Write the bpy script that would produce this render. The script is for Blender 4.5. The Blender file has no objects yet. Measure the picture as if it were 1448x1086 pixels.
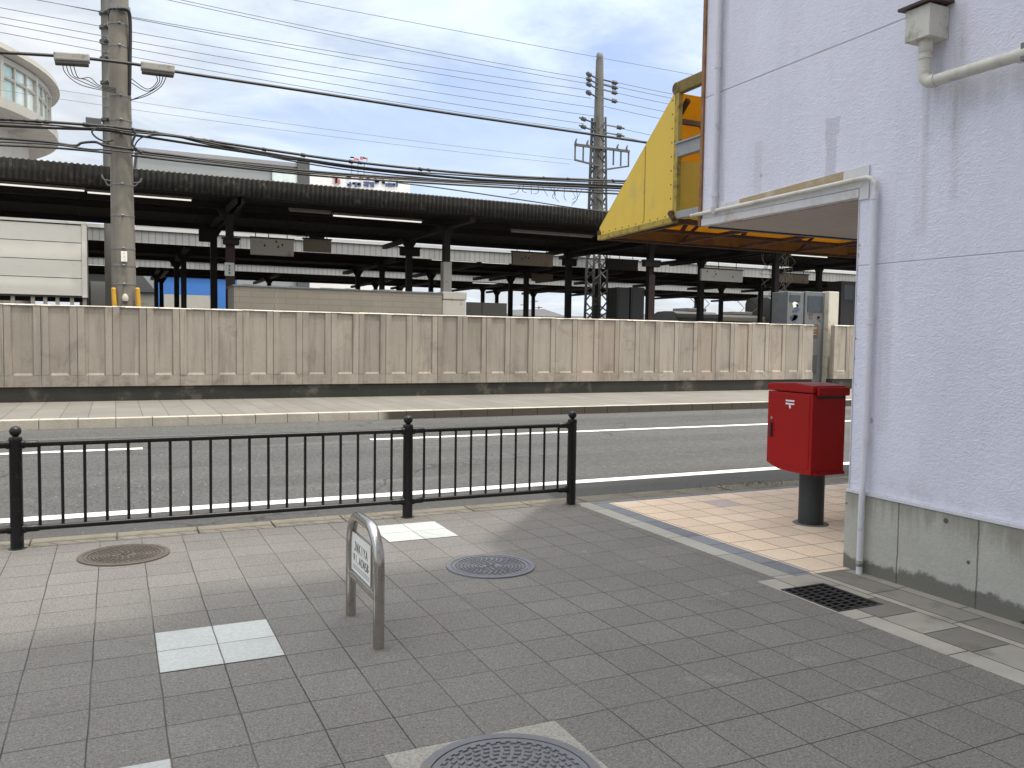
import bpy, bmesh, math, random
from mathutils import Vector, Matrix
random.seed(7)
SC = bpy.context.scene
COL = SC.collection

# ------------------------------------------------------------------ camera (fitted to the photograph)
FPX, YAW, PITCH, ROLL, EYE = 1193.138, math.radians(25.2108), math.radians(3.09183), math.radians(0.81659), 1.6
_f = Vector((math.sin(YAW)*math.cos(PITCH), math.cos(YAW)*math.cos(PITCH), -math.sin(PITCH)))
_r = Vector((math.cos(YAW), -math.sin(YAW), 0)); _u = _r.cross(_f)
_c, _s = math.cos(ROLL), math.sin(ROLL)
CR, CU, CF = _c*_r + _s*_u, -_s*_r + _c*_u, _f
cam = bpy.data.objects.new('camera', bpy.data.cameras.new('camera')); COL.objects.link(cam)
cam.matrix_world = Matrix(((CR.x, CU.x, -CF.x, 0), (CR.y, CU.y, -CF.y, 0), (CR.z, CU.z, -CF.z, EYE), (0, 0, 0, 1)))
cam.data.sensor_width = 36; cam.data.lens = FPX/1448*36
cam.data.clip_start = 0.05; cam.data.clip_end = 5000
SC.camera = cam
def ray(x, y): return CR*((x-724)/FPX) + CU*(-(y-543)/FPX) + CF
def onY(x, y, Y): d = ray(x, y); return Vector((0, 0, EYE)) + d*(Y/d.y)
def onX(x, y, X): d = ray(x, y); return Vector((0, 0, EYE)) + d*(X/d.x)
def onZ(x, y, z=0): d = ray(x, y); return Vector((0, 0, EYE)) + d*((z-EYE)/d.z)

# ------------------------------------------------------------------ mesh builder
class MB:
    def __init__(s): s.v = []; s.f = []
    def add(s, vs, fs):
        o = len(s.v); s.v += [Vector(v) for v in vs]; s.f += [tuple(i+o for i in f) for f in fs]; return s
    def box(s, x0, x1, y0, y1, z0, z1):
        return s.add([(x0,y0,z0),(x1,y0,z0),(x1,y1,z0),(x0,y1,z0),(x0,y0,z1),(x1,y0,z1),(x1,y1,z1),(x0,y1,z1)],
              [(0,3,2,1),(4,5,6,7),(0,1,5,4),(1,2,6,5),(2,3,7,6),(3,0,4,7)])
    def quad(s, a, b, c, d): return s.add([a,b,c,d], [(0,1,2,3)])
    def rect(s, x0, x1, y0, y1, z): return s.quad((x0,y0,z),(x1,y0,z),(x1,y1,z),(x0,y1,z))
    def bar(s, p, q, w, h, up=(0,0,1)):
        p, q = Vector(p), Vector(q); d = (q-p).normalized(); a = d.cross(Vector(up))
        if a.length < 1e-4: a = d.cross(Vector((0,1,0)))
        a.normalize(); b = a.cross(d); vs = []
        for o in (p, q):
            for i, j in ((-1,-1),(1,-1),(1,1),(-1,1)): vs.append(o + a*(i*w/2) + b*(j*h/2))
        return s.add(vs, [(0,3,2,1),(4,5,6,7),(0,1,5,4),(1,2,6,5),(2,3,7,6),(3,0,4,7)])
    def tube(s, pts, r, n=8, cap=True):
        pts = [Vector(p) for p in pts]; rs = r if isinstance(r, (list, tuple)) else [r]*len(pts)
        vs = []; ref = None
        for i, p in enumerate(pts):
            t = (pts[min(i+1, len(pts)-1)] - pts[max(i-1, 0)]).normalized()
            if ref is None:
                ref = t.cross(Vector((0,0,1)))
                if ref.length < 1e-3: ref = t.cross(Vector((0,1,0)))
            a = (ref - t*ref.dot(t)).normalized(); ref = a; b = t.cross(a)
            for k in range(n):
                w = 2*math.pi*k/n; vs.append(p + (a*math.cos(w) + b*math.sin(w))*rs[i])
        fs = []
        for i in range(len(pts)-1):
            for k in range(n):
                k2 = (k+1) % n; fs.append((i*n+k, i*n+k2, (i+1)*n+k2, (i+1)*n+k))
        if cap:
            fs.append(tuple(range(n-1, -1, -1))); fs.append(tuple((len(pts)-1)*n+k for k in range(n)))
        return s.add(vs, fs)
    def lathe(s, prof, c=(0,0,0), n=24):
        c = Vector(c); vs = []
        for r, z in prof:
            for k in range(n):
                w = 2*math.pi*k/n; vs.append(c + Vector((r*math.cos(w), r*math.sin(w), z)))
        fs = []
        for i in range(len(prof)-1):
            for k in range(n):
                k2 = (k+1) % n; fs.append((i*n+k, i*n+k2, (i+1)*n+k2, (i+1)*n+k))
        if prof[0][0] > 1e-5: fs.append(tuple(range(n-1, -1, -1)))
        if prof[-1][0] > 1e-5: fs.append(tuple((len(prof)-1)*n+k for k in range(n)))
        return s.add(vs, fs)
    def prism(s, poly, axis, a, b):
        # poly: 2D points; axis 'x': (y,z), 'y': (x,z), 'z': (x,y)
        def P(p, t): return {'x': (t, p[0], p[1]), 'y': (p[0], t, p[1]), 'z': (p[0], p[1], t)}[axis]
        n = len(poly); vs = [P(p, a) for p in poly] + [P(p, b) for p in poly]
        fs = [tuple(range(n)), tuple(range(2*n-1, n-1, -1))]
        for i in range(n): j = (i+1) % n; fs.append((i, i+n, j+n, j))
        return s.add(vs, fs)
    def build(s, name, mat, parent=None, smooth=False, bevel=0, seg=2, angle=0.6):
        off = ORG.get(parent.name, Vector((0,0,0))) if parent else Vector((0,0,0))
        me = bpy.data.meshes.new(name); me.from_pydata([tuple(v-off) for v in s.v], [], s.f); me.update()
        bm = bmesh.new(); bm.from_mesh(me); bmesh.ops.recalc_face_normals(bm, faces=bm.faces); bm.to_mesh(me); bm.free()
        me.materials.append(mat)
        if smooth:
            for p in me.polygons: p.use_smooth = True
            me.set_sharp_from_angle(angle=math.radians(38))
        o = bpy.data.objects.new(name, me); COL.objects.link(o)
        if parent: o.parent = parent
        ORG[o.name] = off
        if bevel:
            m = o.modifiers.new('edge', 'BEVEL'); m.width = bevel; m.segments = seg; m.limit_method = 'ANGLE'; m.angle_limit = angle
        return o
ORG = {}
def tag(o, label, cat, group=None):
    o['label'] = label; o['category'] = cat
    if group: o['group'] = group
    return o
def thing(name, loc, label, cat, group=None):
    o = bpy.data.objects.new(name, None); COL.objects.link(o); o.location = loc; o.empty_display_size = .1
    ORG[o.name] = Vector(loc); return tag(o, label, cat, group)
def struct(o, kind='structure'): o['kind'] = kind; return o
def copy_tree(o, loc, label, group=None):
    c = o.copy(); COL.objects.link(c); c.location = loc; c['label'] = label
    if group: c['group'] = group
    for ch in o.children:
        d = ch.copy(); COL.objects.link(d); d.parent = c
        for g in ch.children:
            e = g.copy(); COL.objects.link(e); e.parent = d
    return c
def sagline(a, b, sag, n=24):
    a, b = Vector(a), Vector(b); out = []
    for i in range(n+1):
        t = i/n; p = a.lerp(b, t); p.z -= sag*4*t*(1-t); out.append(p)
    return out
def smooth_path(pts, n=8):
    pts = [Vector(p) for p in pts]; P = [pts[0]*2-pts[1]] + pts + [pts[-1]*2-pts[-2]]; out = []
    for i in range(1, len(P)-2):
        for k in range(n):
            t = k/n; a, b, c, d = P[i-1], P[i], P[i+1], P[i+2]
            out.append(0.5*((2*b) + (c-a)*t + (2*a-5*b+4*c-d)*t*t + (3*b-a-3*c+d)*t**3))
    return out + [pts[-1]]

# ------------------------------------------------------------------ materials
class NT:
    def __init__(s, name):
        s.m = bpy.data.materials.new(name); s.m.use_nodes = True; s.t = s.m.node_tree; s.b = s.t.nodes['Principled BSDF']
        s._pos = None; s._obj = None
    def n(s, typ, ins=None, **at):
        nd = s.t.nodes.new(typ)
        for k, v in at.items(): setattr(nd, k, v)
        for k, v in (ins or {}).items(): s.put(nd.inputs[k], v)
        return nd
    def put(s, sock, v):
        if isinstance(v, bpy.types.NodeSocket): s.t.links.new(v, sock)
        else:
            if isinstance(v, (tuple, list)) and len(v) == 3 and sock.type == 'RGBA': v = (*v, 1)
            sock.default_value = v
    def pos(s):
        if s._pos is None: s._pos = s.n('ShaderNodeNewGeometry').outputs['Position']
        return s._pos
    def obj(s):
        if s._obj is None: s._obj = s.n('ShaderNodeTexCoord').outputs['Object']
        return s._obj
    def xyz(s, v): nd = s.n('ShaderNodeSeparateXYZ', {0: v}); return nd.outputs[0], nd.outputs[1], nd.outputs[2]
    def vec(s, x, y, z): return s.n('ShaderNodeCombineXYZ', {0: x, 1: y, 2: z}).outputs[0]
    def m2(s, op, a, b=0.0, c=0.0, clamp=False):
        return s.n('ShaderNodeMath', {0: a, 1: b, 2: c}, operation=op, use_clamp=clamp).outputs[0]
    def scale(s, v, sc): return s.n('ShaderNodeMapping', {'Vector': v, 'Scale': sc}).outputs[0]
    def noise(s, v, sc, det=4, rough=.55, dist=0): return s.n('ShaderNodeTexNoise', {'Vector': v, 'Scale': sc, 'Detail': det, 'Roughness': rough, 'Distortion': dist}).outputs['Fac']
    def rng(s, v, a, b, c=0.0, d=1.0, typ='SMOOTHSTEP'):
        return s.n('ShaderNodeMapRange', {'Value': v, 'From Min': a, 'From Max': b, 'To Min': c, 'To Max': d}, interpolation_type=typ).outputs[0]
    def mix(s, f, a, b, mode='MIX'):
        nd = s.n('ShaderNodeMix', data_type='RGBA', blend_type=mode); s.put(nd.inputs[0], f); s.put(nd.inputs[6], a); s.put(nd.inputs[7], b); return nd.outputs[2]
    def mul(s, col, f): # colour times scalar
        return s.n('ShaderNodeVectorMath', {0: col, 'Scale': f}, operation='SCALE').outputs[0]
    def rnd(s, v): return s.n('ShaderNodeTexWhiteNoise', {'Vector': v}, noise_dimensions='3D').outputs['Value']
    def bump(s, h, st, dist=.01, nrm=None):
        i = {'Height': h, 'Strength': st, 'Distance': dist}
        if nrm is not None: i['Normal'] = nrm
        return s.n('ShaderNodeBump', i).outputs[0]
    def done(s, col, rough=.8, nrm=None, metal=0, spec=None):
        s.put(s.b.inputs['Base Color'], col); s.put(s.b.inputs['Roughness'], rough); s.put(s.b.inputs['Metallic'], metal)
        if nrm is not None: s.put(s.b.inputs['Normal'], nrm)
        if spec is not None: s.b.inputs['Specular IOR Level'].default_value = spec
        return s.m
def surf(name, col, rough=.7, metal=0, var=.15, sc=2.0, fine=60, fvar=.1, bump=0, bsc=None, dirt=None, dsc=3, damt=.5, streak=0, spec=None):
    t = NT(name); p = t.obj()
    f = t.m2('ADD', 1-var, t.m2('MULTIPLY', t.noise(p, sc, 5), 2*var))
    g = t.m2('ADD', 1-fvar, t.m2('MULTIPLY', t.noise(p, fine, 3), 2*fvar))
    c = t.mul(t.n('ShaderNodeRGB').outputs[0], t.m2('MULTIPLY', f, g)); t.t.nodes['RGB'].outputs[0].default_value = (*col, 1)
    if dirt:
        m = t.rng(t.noise(p, dsc, 7, .65), .62-damt*.35, .78-damt*.25); c = t.mix(t.m2('MULTIPLY', m, .85), c, dirt)
    if streak:
        q = t.scale(p, (9, 9, .5)); m = t.rng(t.noise(q, 1.0, 6, .6), .45, .75); c = t.mix(t.m2('MULTIPLY', m, streak), c, t.mul(c, .45))
    nr = t.bump(t.noise(p, bsc or fine, 4, .6), bump, .01) if bump else None
    return t.done(c, t.m2('ADD', rough-.06, t.m2('MULTIPLY', t.noise(p, sc*3, 3), .12)), nr, metal, spec)

TX, TY, OX, OY = .2905, .293, .175, 4.807
def tile_mat(name, col, jcol, px, py, ox, oy, jw=.0035, var=.14, speck=.35, sandy=None, tints=None, grime=.18):
    t = NT(name); P = t.pos(); x, y, z = t.xyz(P)
    wob = t.m2('MULTIPLY', t.m2('SUBTRACT', t.noise(P, 2.2, 2), .5), .012)
    u = t.m2('DIVIDE', t.m2('SUBTRACT', t.m2('ADD', x, wob), ox), px); v = t.m2('DIVIDE', t.m2('SUBTRACT', t.m2('ADD', y, wob), oy), py)
    fu = t.m2('FRACT', u); fv = t.m2('FRACT', v)
    du = t.m2('MULTIPLY', t.m2('MINIMUM', fu, t.m2('SUBTRACT', 1, fu)), px); dv = t.m2('MULTIPLY', t.m2('MINIMUM', fv, t.m2('SUBTRACT', 1, fv)), py)
    d = t.m2('ADD', t.m2('MINIMUM', du, dv), t.m2('MULTIPLY', t.m2('SUBTRACT', t.noise(P, 90, 2), .5), .003))
    joint = t.rng(d, jw*.6, jw*1.5, 1.0, 0.0)
    cell = t.vec(t.m2('FLOOR', u), t.m2('FLOOR', v), 3.1); r = t.rnd(cell)
    base = t.n('ShaderNodeRGB').outputs[0]; t.t.nodes['RGB'].outputs[0].default_value = (*col, 1)
    if tints:
        for i, (tc, thr) in enumerate(tints):
            rr = t.rnd(t.vec(t.m2('FLOOR', u), t.m2('FLOOR', v), 7.7+i)); base = t.mix(t.m2('GREATER_THAN', rr, thr), base, tc)
    k = t.m2('ADD', 1-var, t.m2('MULTIPLY', r, 2*var))
    s1 = t.m2('ADD', 1-speck*1.5, t.m2('MULTIPLY', t.noise(P, 95, 2, .7, .8), 3*speck)); s2 = t.m2('ADD', .78, t.m2('MULTIPLY', t.noise(P, 38, 4, .65), .44))
    g = t.m2('ADD', 1-grime, t.m2('MULTIPLY', t.noise(P, 1.1, 6, .6), 2*grime))
    c = t.mul(base, t.m2('MULTIPLY', t.m2('MULTIPLY', k, s1), t.m2('MULTIPLY', s2, g)))
    chips = t.rng(t.noise(P, 150, 2, .5), .62, .70); c = t.mix(t.m2('MULTIPLY', chips, .30), c, (.62, .6, .56))
    dark = t.rng(t.noise(P, 190, 2, .5, .3), .30, .24); c = t.mix(t.m2('MULTIPLY', dark, .5), c, (.05, .048, .045))
    # old chewing gum and drip spots
    vo = t.n('ShaderNodeTexVoronoi', {'Vector': P, 'Scale': 3.1}).outputs['Distance']
    c = t.mix(t.m2('MULTIPLY', t.rng(vo, .05, .035), .35), c, t.mul(c, .55))
    # spills, tyre scuffs and damp patches with edges of their own
    st = t.rng(t.noise(P, 1.7, 8, .68, .4), .60, .68); c = t.mix(t.m2('MULTIPLY', st, .28), c, t.mul(c, .55))
    st2 = t.rng(t.noise(t.n('ShaderNodeMapping', {'Vector': P, 'Location': (5, 9, 2)}).outputs[0], 2.6, 8, .7), .62, .72); c = t.mix(t.m2('MULTIPLY', st2, .22), c, (.42, .40, .36))
    # chipped arrises and corners
    chip = t.m2('MULTIPLY', t.rng(d, .014, .004), t.rng(t.noise(P, 30, 4, .7), .60, .66)); c = t.mix(t.m2('MULTIPLY', chip, .6), c, t.mul(c, .45))
    if sandy: jc = t.mix(t.rng(t.noise(P, .9, 3), .45, .6), jcol, sandy)
    else: jc = jcol
    c = t.mix(joint, c, jc)
    h = t.m2('ADD', t.m2('MULTIPLY', joint, -1.0), t.m2('MULTIPLY', t.noise(P, 170, 3, .7, .6), .35))
    h = t.m2('ADD', h, t.m2('MULTIPLY', r, .25))
    return t.done(c, .82, t.bump(h, .75, .006), spec=.3)

M = {}
M['tile'] = tile_mat('grey_paving', (.156, .149, .140), (.048, .045, .041), TX, TY, OX, OY, sandy=(.11, .102, .09), var=.06, jw=.0024, speck=.68)
M['tile_white'] = tile_mat('pale_paving', (.42, .44, .44), (.16, .15, .14), TX, TY, OX, OY, var=.05, speck=.18, jw=.0028)
M['tile_tan'] = tile_mat('tan_paving', (.70, .555, .42), (.26, .21, .165), .295, .295, 4.40, 4.38, var=.07, speck=.16, jw=.0045,
                         tints=[((.68, .555, .43), .6), ((.50, .42, .41), .95)], grime=.25)
M['border_dark'] = tile_mat('blue_grey_setts', (.19, .20, .225), (.05, .05, .05), .30, .295, 4.205, 4.38, var=.15, speck=.2)
M['border_light'] = tile_mat('pale_kerb_blocks', (.35, .34, .31), (.10, .095, .085), 2.0, .6, 3.0, 4.38, var=.08, speck=.2, grime=.3)

def gutter_mat():
    t = NT('gutter_blocks'); P = t.pos(); x, y, z = t.xyz(P)
    def band(a, b): return t.m2('MULTIPLY', t.m2('GREATER_THAN', x, a), t.m2('LESS_THAN', x, b))
    def cells(L, off, seed):
        v = t.m2('DIVIDE', t.m2('ADD', y, off), L); fv = t.m2('FRACT', v)
        dv = t.m2('MULTIPLY', t.m2('MINIMUM', fv, t.m2('SUBTRACT', 1, fv)), L)
        return t.rng(dv, .002, .006, 1, 0), t.rnd(t.vec(t.m2('FLOOR', v), seed, 0.5))
    j1, r1 = cells(.6, .1, 1.0); j2, r2 = cells(.293, .05, 2.0); j3, r3 = cells(.6, .37, 3.0); j4, r4 = cells(.45, .2, 4.0)
    light = (.34, .325, .285); mid = (.24, .228, .20); dk = (.165, .155, .14)
    c = t.mix(band(4.03, 4.335), light, t.mix(t.m2('GREATER_THAN', r2, .55), (.285, .272, .238), dk))
    c = t.mix(band(4.335, 4.40), c, (.32, .305, .265)); c = t.mix(band(4.40, 4.62), c, t.mix(r3, dk, mid)); c = t.mix(band(4.62, 4.75), c, t.mix(r4, (.27, .255, .22), mid))
    j = t.mix(band(4.03, 4.335), j1, j2); j = t.mix(band(4.335, 4.62), j, j3); j = t.mix(band(4.62, 4.75), j, j4)
    for e in (4.03, 4.335, 4.40, 4.62):
        wob = t.m2('MULTIPLY', t.m2('SUBTRACT', t.noise(P, 4, 2), .5), .012)
        j = t.m2('MAXIMUM', j, t.rng(t.m2('ABSOLUTE', t.m2('SUBTRACT', t.m2('ADD', x, wob), e)), .0015, .006, 1, 0))
    g = t.m2('ADD', .66, t.m2('MULTIPLY', t.noise(P, 2.3, 7, .65), .68)); s1 = t.m2('ADD', .75, t.m2('MULTIPLY', t.noise(P, 130, 3, .7), .5))
    c = t.mul(c, t.m2('MULTIPLY', g, s1)); moss = t.rng(t.noise(P, 5, 6, .6), .52, .7)
    c = t.mix(t.m2('MULTIPLY', moss, .45), c, (.085, .085, .06)); c = t.mix(j, c, (.05, .047, .04))
    h = t.m2('ADD', t.m2('MULTIPLY', j, -1), t.m2('MULTIPLY', t.noise(P, 90, 4, .65), .5))
    return t.done(c, .85, t.bump(h, .7, .006), spec=.3)
M['gutter'] = gutter_mat()

def asphalt_mat():
    t = NT('asphalt'); P = t.pos(); x, y, z = t.xyz(P)
    s1 = t.noise(t.scale(P, (1, .3, 1)), 34, 3, .8); s2 = t.noise(P, 14, 4, .6); g = t.noise(t.scale(P, (.25, 1, 1)), .9, 6, .6); P2 = t.scale(P, (1, .3, 1))
    k = t.m2('MULTIPLY', t.m2('ADD', .1, t.m2('MULTIPLY', s1, 1.8)), t.m2('ADD', .72, t.m2('MULTIPLY', g, .56)))
    k = t.m2('MULTIPLY', k, t.m2('ADD', .8, t.m2('MULTIPLY', s2, .4)))
    c = t.mul(t.n('ShaderNodeRGB').outputs[0], k); t.t.nodes['RGB'].outputs[0].default_value = (.077, .0765, .0745, 1)
    chips = t.rng(t.noise(P2, 24, 2, .5), .66, .72); c = t.mix(t.m2('MULTIPLY', chips, .3), c, (.34, .33, .31))
    edge = t.rng(t.m2('ADD', y, t.m2('MULTIPLY', t.noise(P, 1.2, 5), .25)), 8.55, 8.85, 1, 0)
    c = t.mix(t.m2('MULTIPLY', edge, .6), c, (.06, .059, .056))
    # wheel tracks are polished a little paler, the lane centre is oil-darkened
    tr = t.m2('SINE', t.m2('MULTIPLY', y, 3.6)); c = t.mul(c, t.m2('ADD', 1.0, t.m2('MULTIPLY', tr, .06)))
    oil = t.rng(t.noise(t.scale(P, (.3, 1.2, 1)), 1.6, 7, .65), .56, .70); c = t.mix(t.m2('MULTIPLY', oil, .38), c, (.028, .028, .028))
    pale = t.rng(t.noise(t.scale(P, (.12, 1.5, 1)), 1.1, 6, .6), .55, .72); c = t.mix(t.m2('MULTIPLY', pale, .3), c, (.17, .168, .16))
    # a long utility trench that was patched in newer asphalt
    pt = t.m2('MULTIPLY', t.m2('MULTIPLY', t.m2('GREATER_THAN', x, 5.2), t.m2('LESS_THAN', x, 30)), t.m2('MULTIPLY', t.m2('GREATER_THAN', y, 14.3), t.m2('LESS_THAN', y, 15.5)))
    c = t.mix(t.m2('MULTIPLY', pt, .3), c, t.mul(c, .6))
    # cracks: thin wandering lines
    q = t.n('ShaderNodeVectorMath', {0: P, 1: t.n('ShaderNodeTexNoise', {'Vector': P, 'Scale': 1.3, 'Detail': 5.0}).outputs['Color']}, operation='ADD').outputs[0]
    vo = t.n('ShaderNodeTexVoronoi', {'Vector': t.scale(q, (.22, .36, 1)), 'Scale': 1.0}, feature='DISTANCE_TO_EDGE').outputs['Distance']
    gate = t.rng(t.noise(P, .35, 2), .44, .54)
    c = t.mix(t.m2('MULTIPLY', t.m2('MULTIPLY', t.rng(vo, .001, .009, 1, 0), gate), .75), c, (.025, .025, .025))
    return t.done(c, .86, t.bump(s1, .9, .012), spec=.3)
M['asphalt'] = asphalt_mat()
def paint_mat():
    t = NT('road_paint'); P = t.pos(); wear = t.rng(t.noise(P, 9, 7, .7), .60, .72); grain = t.rng(t.noise(P, 70, 3, .7), .62, .7)
    c = t.mix(t.m2('MULTIPLY', t.m2('MAXIMUM', wear, t.m2('MULTIPLY', grain, .6)), .55), (.74, .74, .72), (.2, .2, .19))
    return t.done(c, .7, t.bump(t.noise(P, 70, 3), .4, .006))
M['paint'] = paint_mat()
def slab_mat():
    t = NT('concrete_slabs'); P = t.pos(); x, y, z = t.xyz(P)
    u = t.m2('DIVIDE', x, .45); v = t.m2('DIVIDE', t.m2('SUBTRACT', y, 16.75), 1.98)
    fu = t.m2('FRACT', u); fv = t.m2('FRACT', v)
    d = t.m2('MINIMUM', t.m2('MULTIPLY', t.m2('MINIMUM', fu, t.m2('SUBTRACT', 1, fu)), .45), t.m2('MULTIPLY', t.m2('MINIMUM', fv, t.m2('SUBTRACT', 1, fv)), 1.98))
    j = t.rng(d, .004, .013, 1, 0); r = t.rnd(t.vec(t.m2('FLOOR', u), t.m2('FLOOR', v), 1.0))
    k = t.m2('MULTIPLY', t.m2('ADD', .92, t.m2('MULTIPLY', r, .15)), t.m2('ADD', .78, t.m2('MULTIPLY', t.noise(P, 1.1, 7, .65), .44)))
    k = t.m2('MULTIPLY', k, t.m2('ADD', .88, t.m2('MULTIPLY', t.noise(P, 40, 3), .24)))
    c = t.mul(t.n('ShaderNodeRGB').outputs[0], k); t.t.nodes['RGB'].outputs[0].default_value = (.165, .158, .143, 1)
    return t.done(t.mix(t.m2('MULTIPLY', j, .8), c, (.07, .065, .055)), .88, t.bump(j, -.6, .006), spec=.3)
M['slab'] = slab_mat()
def kerb_mat(name, col, dcol, stained=True):
    t = NT(name); P = t.pos(); x, y, z = t.xyz(P)
    k = t.m2('MULTIPLY', t.m2('ADD', .7, t.m2('MULTIPLY', t.noise(P, 3, 7, .65), .6)), t.m2('ADD', .75, t.m2('MULTIPLY', t.noise(P, 60, 3, .7), .5)))
    c = t.mul(t.n('ShaderNodeRGB').outputs[0], k); t.t.nodes['RGB'].outputs[0].default_value = (*col, 1)
    if stained:
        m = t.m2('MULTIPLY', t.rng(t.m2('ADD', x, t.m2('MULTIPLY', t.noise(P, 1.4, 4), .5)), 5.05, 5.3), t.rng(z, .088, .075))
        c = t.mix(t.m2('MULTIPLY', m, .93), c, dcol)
    else:
        m = t.rng(t.noise(P, 4, 7, .7), .48, .66); c = t.mix(t.m2('MULTIPLY', m, .5), c, dcol)
    fu = t.m2('FRACT', t.m2('DIVIDE', x, .6)); d = t.m2('MULTIPLY', t.m2('MINIMUM', fu, t.m2('SUBTRACT', 1, fu)), .6)
    j = t.rng(d, .003, .008, 1, 0); c = t.mix(t.m2('MULTIPLY', j, .7), c, (.06, .055, .05))
    return t.done(c, .9, t.bump(t.noise(P, 45, 5, .7), .9, .012), spec=.25)
M['kerb_far'] = kerb_mat('kerb_concrete', (.42, .39, .33), (.055, .048, .038))
M['kerb_near'] = kerb_mat('worn_kerb', (.185, .168, .135), (.085, .078, .06), False)

def precast_mat():
    t = NT('precast_concrete'); P = t.pos(); x, y, z = t.xyz(P)
    k = t.m2('MULTIPLY', t.m2('ADD', .8, t.m2('MULTIPLY', t.noise(P, .8, 6, .6), .4)), t.m2('ADD', .9, t.m2('MULTIPLY', t.noise(P, 30, 4), .2)))
    c = t.mul(t.n('ShaderNodeRGB').outputs[0], k); t.t.nodes['RGB'].outputs[0].default_value = (.315, .280, .238, 1)
    pr = t.rnd(t.vec(t.m2('FLOOR', t.m2('ADD', t.m2('DIVIDE', x, .695), 3.067)), 4.0, 2.0)); c = t.mul(c, t.m2('ADD', .88, t.m2('MULTIPLY', pr, .24)))
    pr2 = t.rnd(t.vec(t.m2('FLOOR', t.m2('ADD', t.m2('DIVIDE', x, .695), 3.067)), 9.0, 5.0)); c = t.mix(t.m2('MULTIPLY', t.m2('GREATER_THAN', pr2, .7), .25), c, (.36, .26, .21))
    bl = t.rng(t.noise(P, 1.3, 8, .7, .5), .54, .68); c = t.mix(t.m2('MULTIPLY', bl, .35), c, (.13, .105, .09))
    ft = t.m2('MULTIPLY', t.rng(z, .40, .95, 1, 0), t.rng(t.noise(P, 3.2, 7, .7), .45, .65)); c = t.mix(t.m2('MULTIPLY', ft, .5), c, (.12, .105, .085))
    q = t.vec(t.m2('MULTIPLY', x, 5.5), t.m2('MULTIPLY', y, 3), t.m2('MULTIPLY', z, .45)); n1 = t.noise(q, 1.0, 8, .65)
    c = t.mix(t.m2('MULTIPLY', t.rng(n1, .47, .70), .5), c, (.15, .135, .115))
    q2 = t.vec(t.m2('MULTIPLY', x, 16), y, t.m2('MULTIPLY', z, .35)); c = t.mix(t.m2('MULTIPLY', t.rng(t.noise(q2, 1.0, 5, .7), .58, .72), .5), c, (.10, .085, .075))
    c = t.mix(t.m2('MULTIPLY', t.rng(t.noise(q, .7, 6, .6), .40, .28), .4), c, (.50, .44, .36))
    top = t.m2('MULTIPLY', t.rng(z, 1.75, 2.16), t.rng(t.noise(t.vec(t.m2('MULTIPLY', x, 3), y, t.m2('MULTIPLY', z, .8)), 1, 6, .7), .5, .7)); c = t.mix(t.m2('MULTIPLY', top, .6), c, (.16, .13, .105))
    return t.done(c, .9, t.bump(t.noise(P, 50, 5, .65), .35, .01), spec=.2)
M['precast'] = precast_mat()
M['coping'] = surf('pale_coping', (.50, .46, .40), .85, var=.3, sc=3, dirt=(.2, .16, .13), dsc=3, damt=.3)  # base lightened so the sunlit chamfer along the wall top reads bright
M['plinth_dark'] = surf('mossy_footing', (.040, .039, .034), .95, var=.4, sc=1.2, dirt=(.12, .11, .088), dsc=1.5, damt=.28, bump=.6, bsc=25, spec=.2)
M['black_paint'] = surf('black_paint', (.007, .007, .0075), .34, var=.3, sc=8, fine=120, bump=.12, dirt=(.05, .043, .037), dsc=14, damt=.1, spec=.35)
def steel_mat():
    t = NT('brushed_stainless'); p = t.obj(); q = t.scale(p, (60, 60, 2.5)); s = t.noise(q, 3, 4)
    c = t.mix(t.rng(t.noise(p, 14, 6, .7), .5, .8), (.52, .49, .45), (.30, .27, .23))
    return t.done(c, t.m2('ADD', .12, t.m2('MULTIPLY', s, .18)), t.bump(s, .06, .004), 1.0)
M['steel'] = steel_mat()
M['iron'] = surf('cast_iron', (.16, .163, .178), .5, metal=.35, var=.25, sc=6, bump=.4, bsc=150, dirt=(.19, .165, .14), dsc=9, damt=.25)
M['iron_brown'] = surf('rusted_cast_iron', (.095, .082, .068), .62, metal=.25, var=.3, sc=6, bump=.4, bsc=150, dirt=(.14, .115, .09), dsc=9, damt=.3)
M['iron_dark'] = surf('grimy_iron', (.017, .017, .017), .7, metal=.2, var=.3, sc=8)
M['grate'] = surf('drain_iron', (.035, .035, .036), .5, metal=.4, var=.3, sc=9, bump=.4, bsc=120, dirt=(.1, .085, .07), dsc=16, damt=.3)
M['void'] = surf('pit', (.004, .004, .004), .9)
M['red'] = surf('red_enamel', (.34, .006, .005), .42, var=.10, sc=2.5, fine=300, fvar=.04, bump=.05, bsc=220, dirt=(.26, .015, .012), dsc=5, damt=.12, spec=.28)
M['redtrim'] = surf('red_trim', (.28, .005, .005), .45, var=.1, spec=.25)
M['post_grey'] = surf('dark_grey_post', (.028, .034, .036), .55, var=.2, sc=5, bump=.2, bsc=180, dirt=(.07, .07, .065), dsc=7, damt=.1)
M['white_mark'] = surf('white_vinyl', (.8, .8, .8), .5, var=.05)
M['lock'] = surf('lock_metal', (.4, .38, .35), .4, metal=.8)
M['handle'] = surf('handle_dark', (.025, .022, .022), .5)

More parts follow.
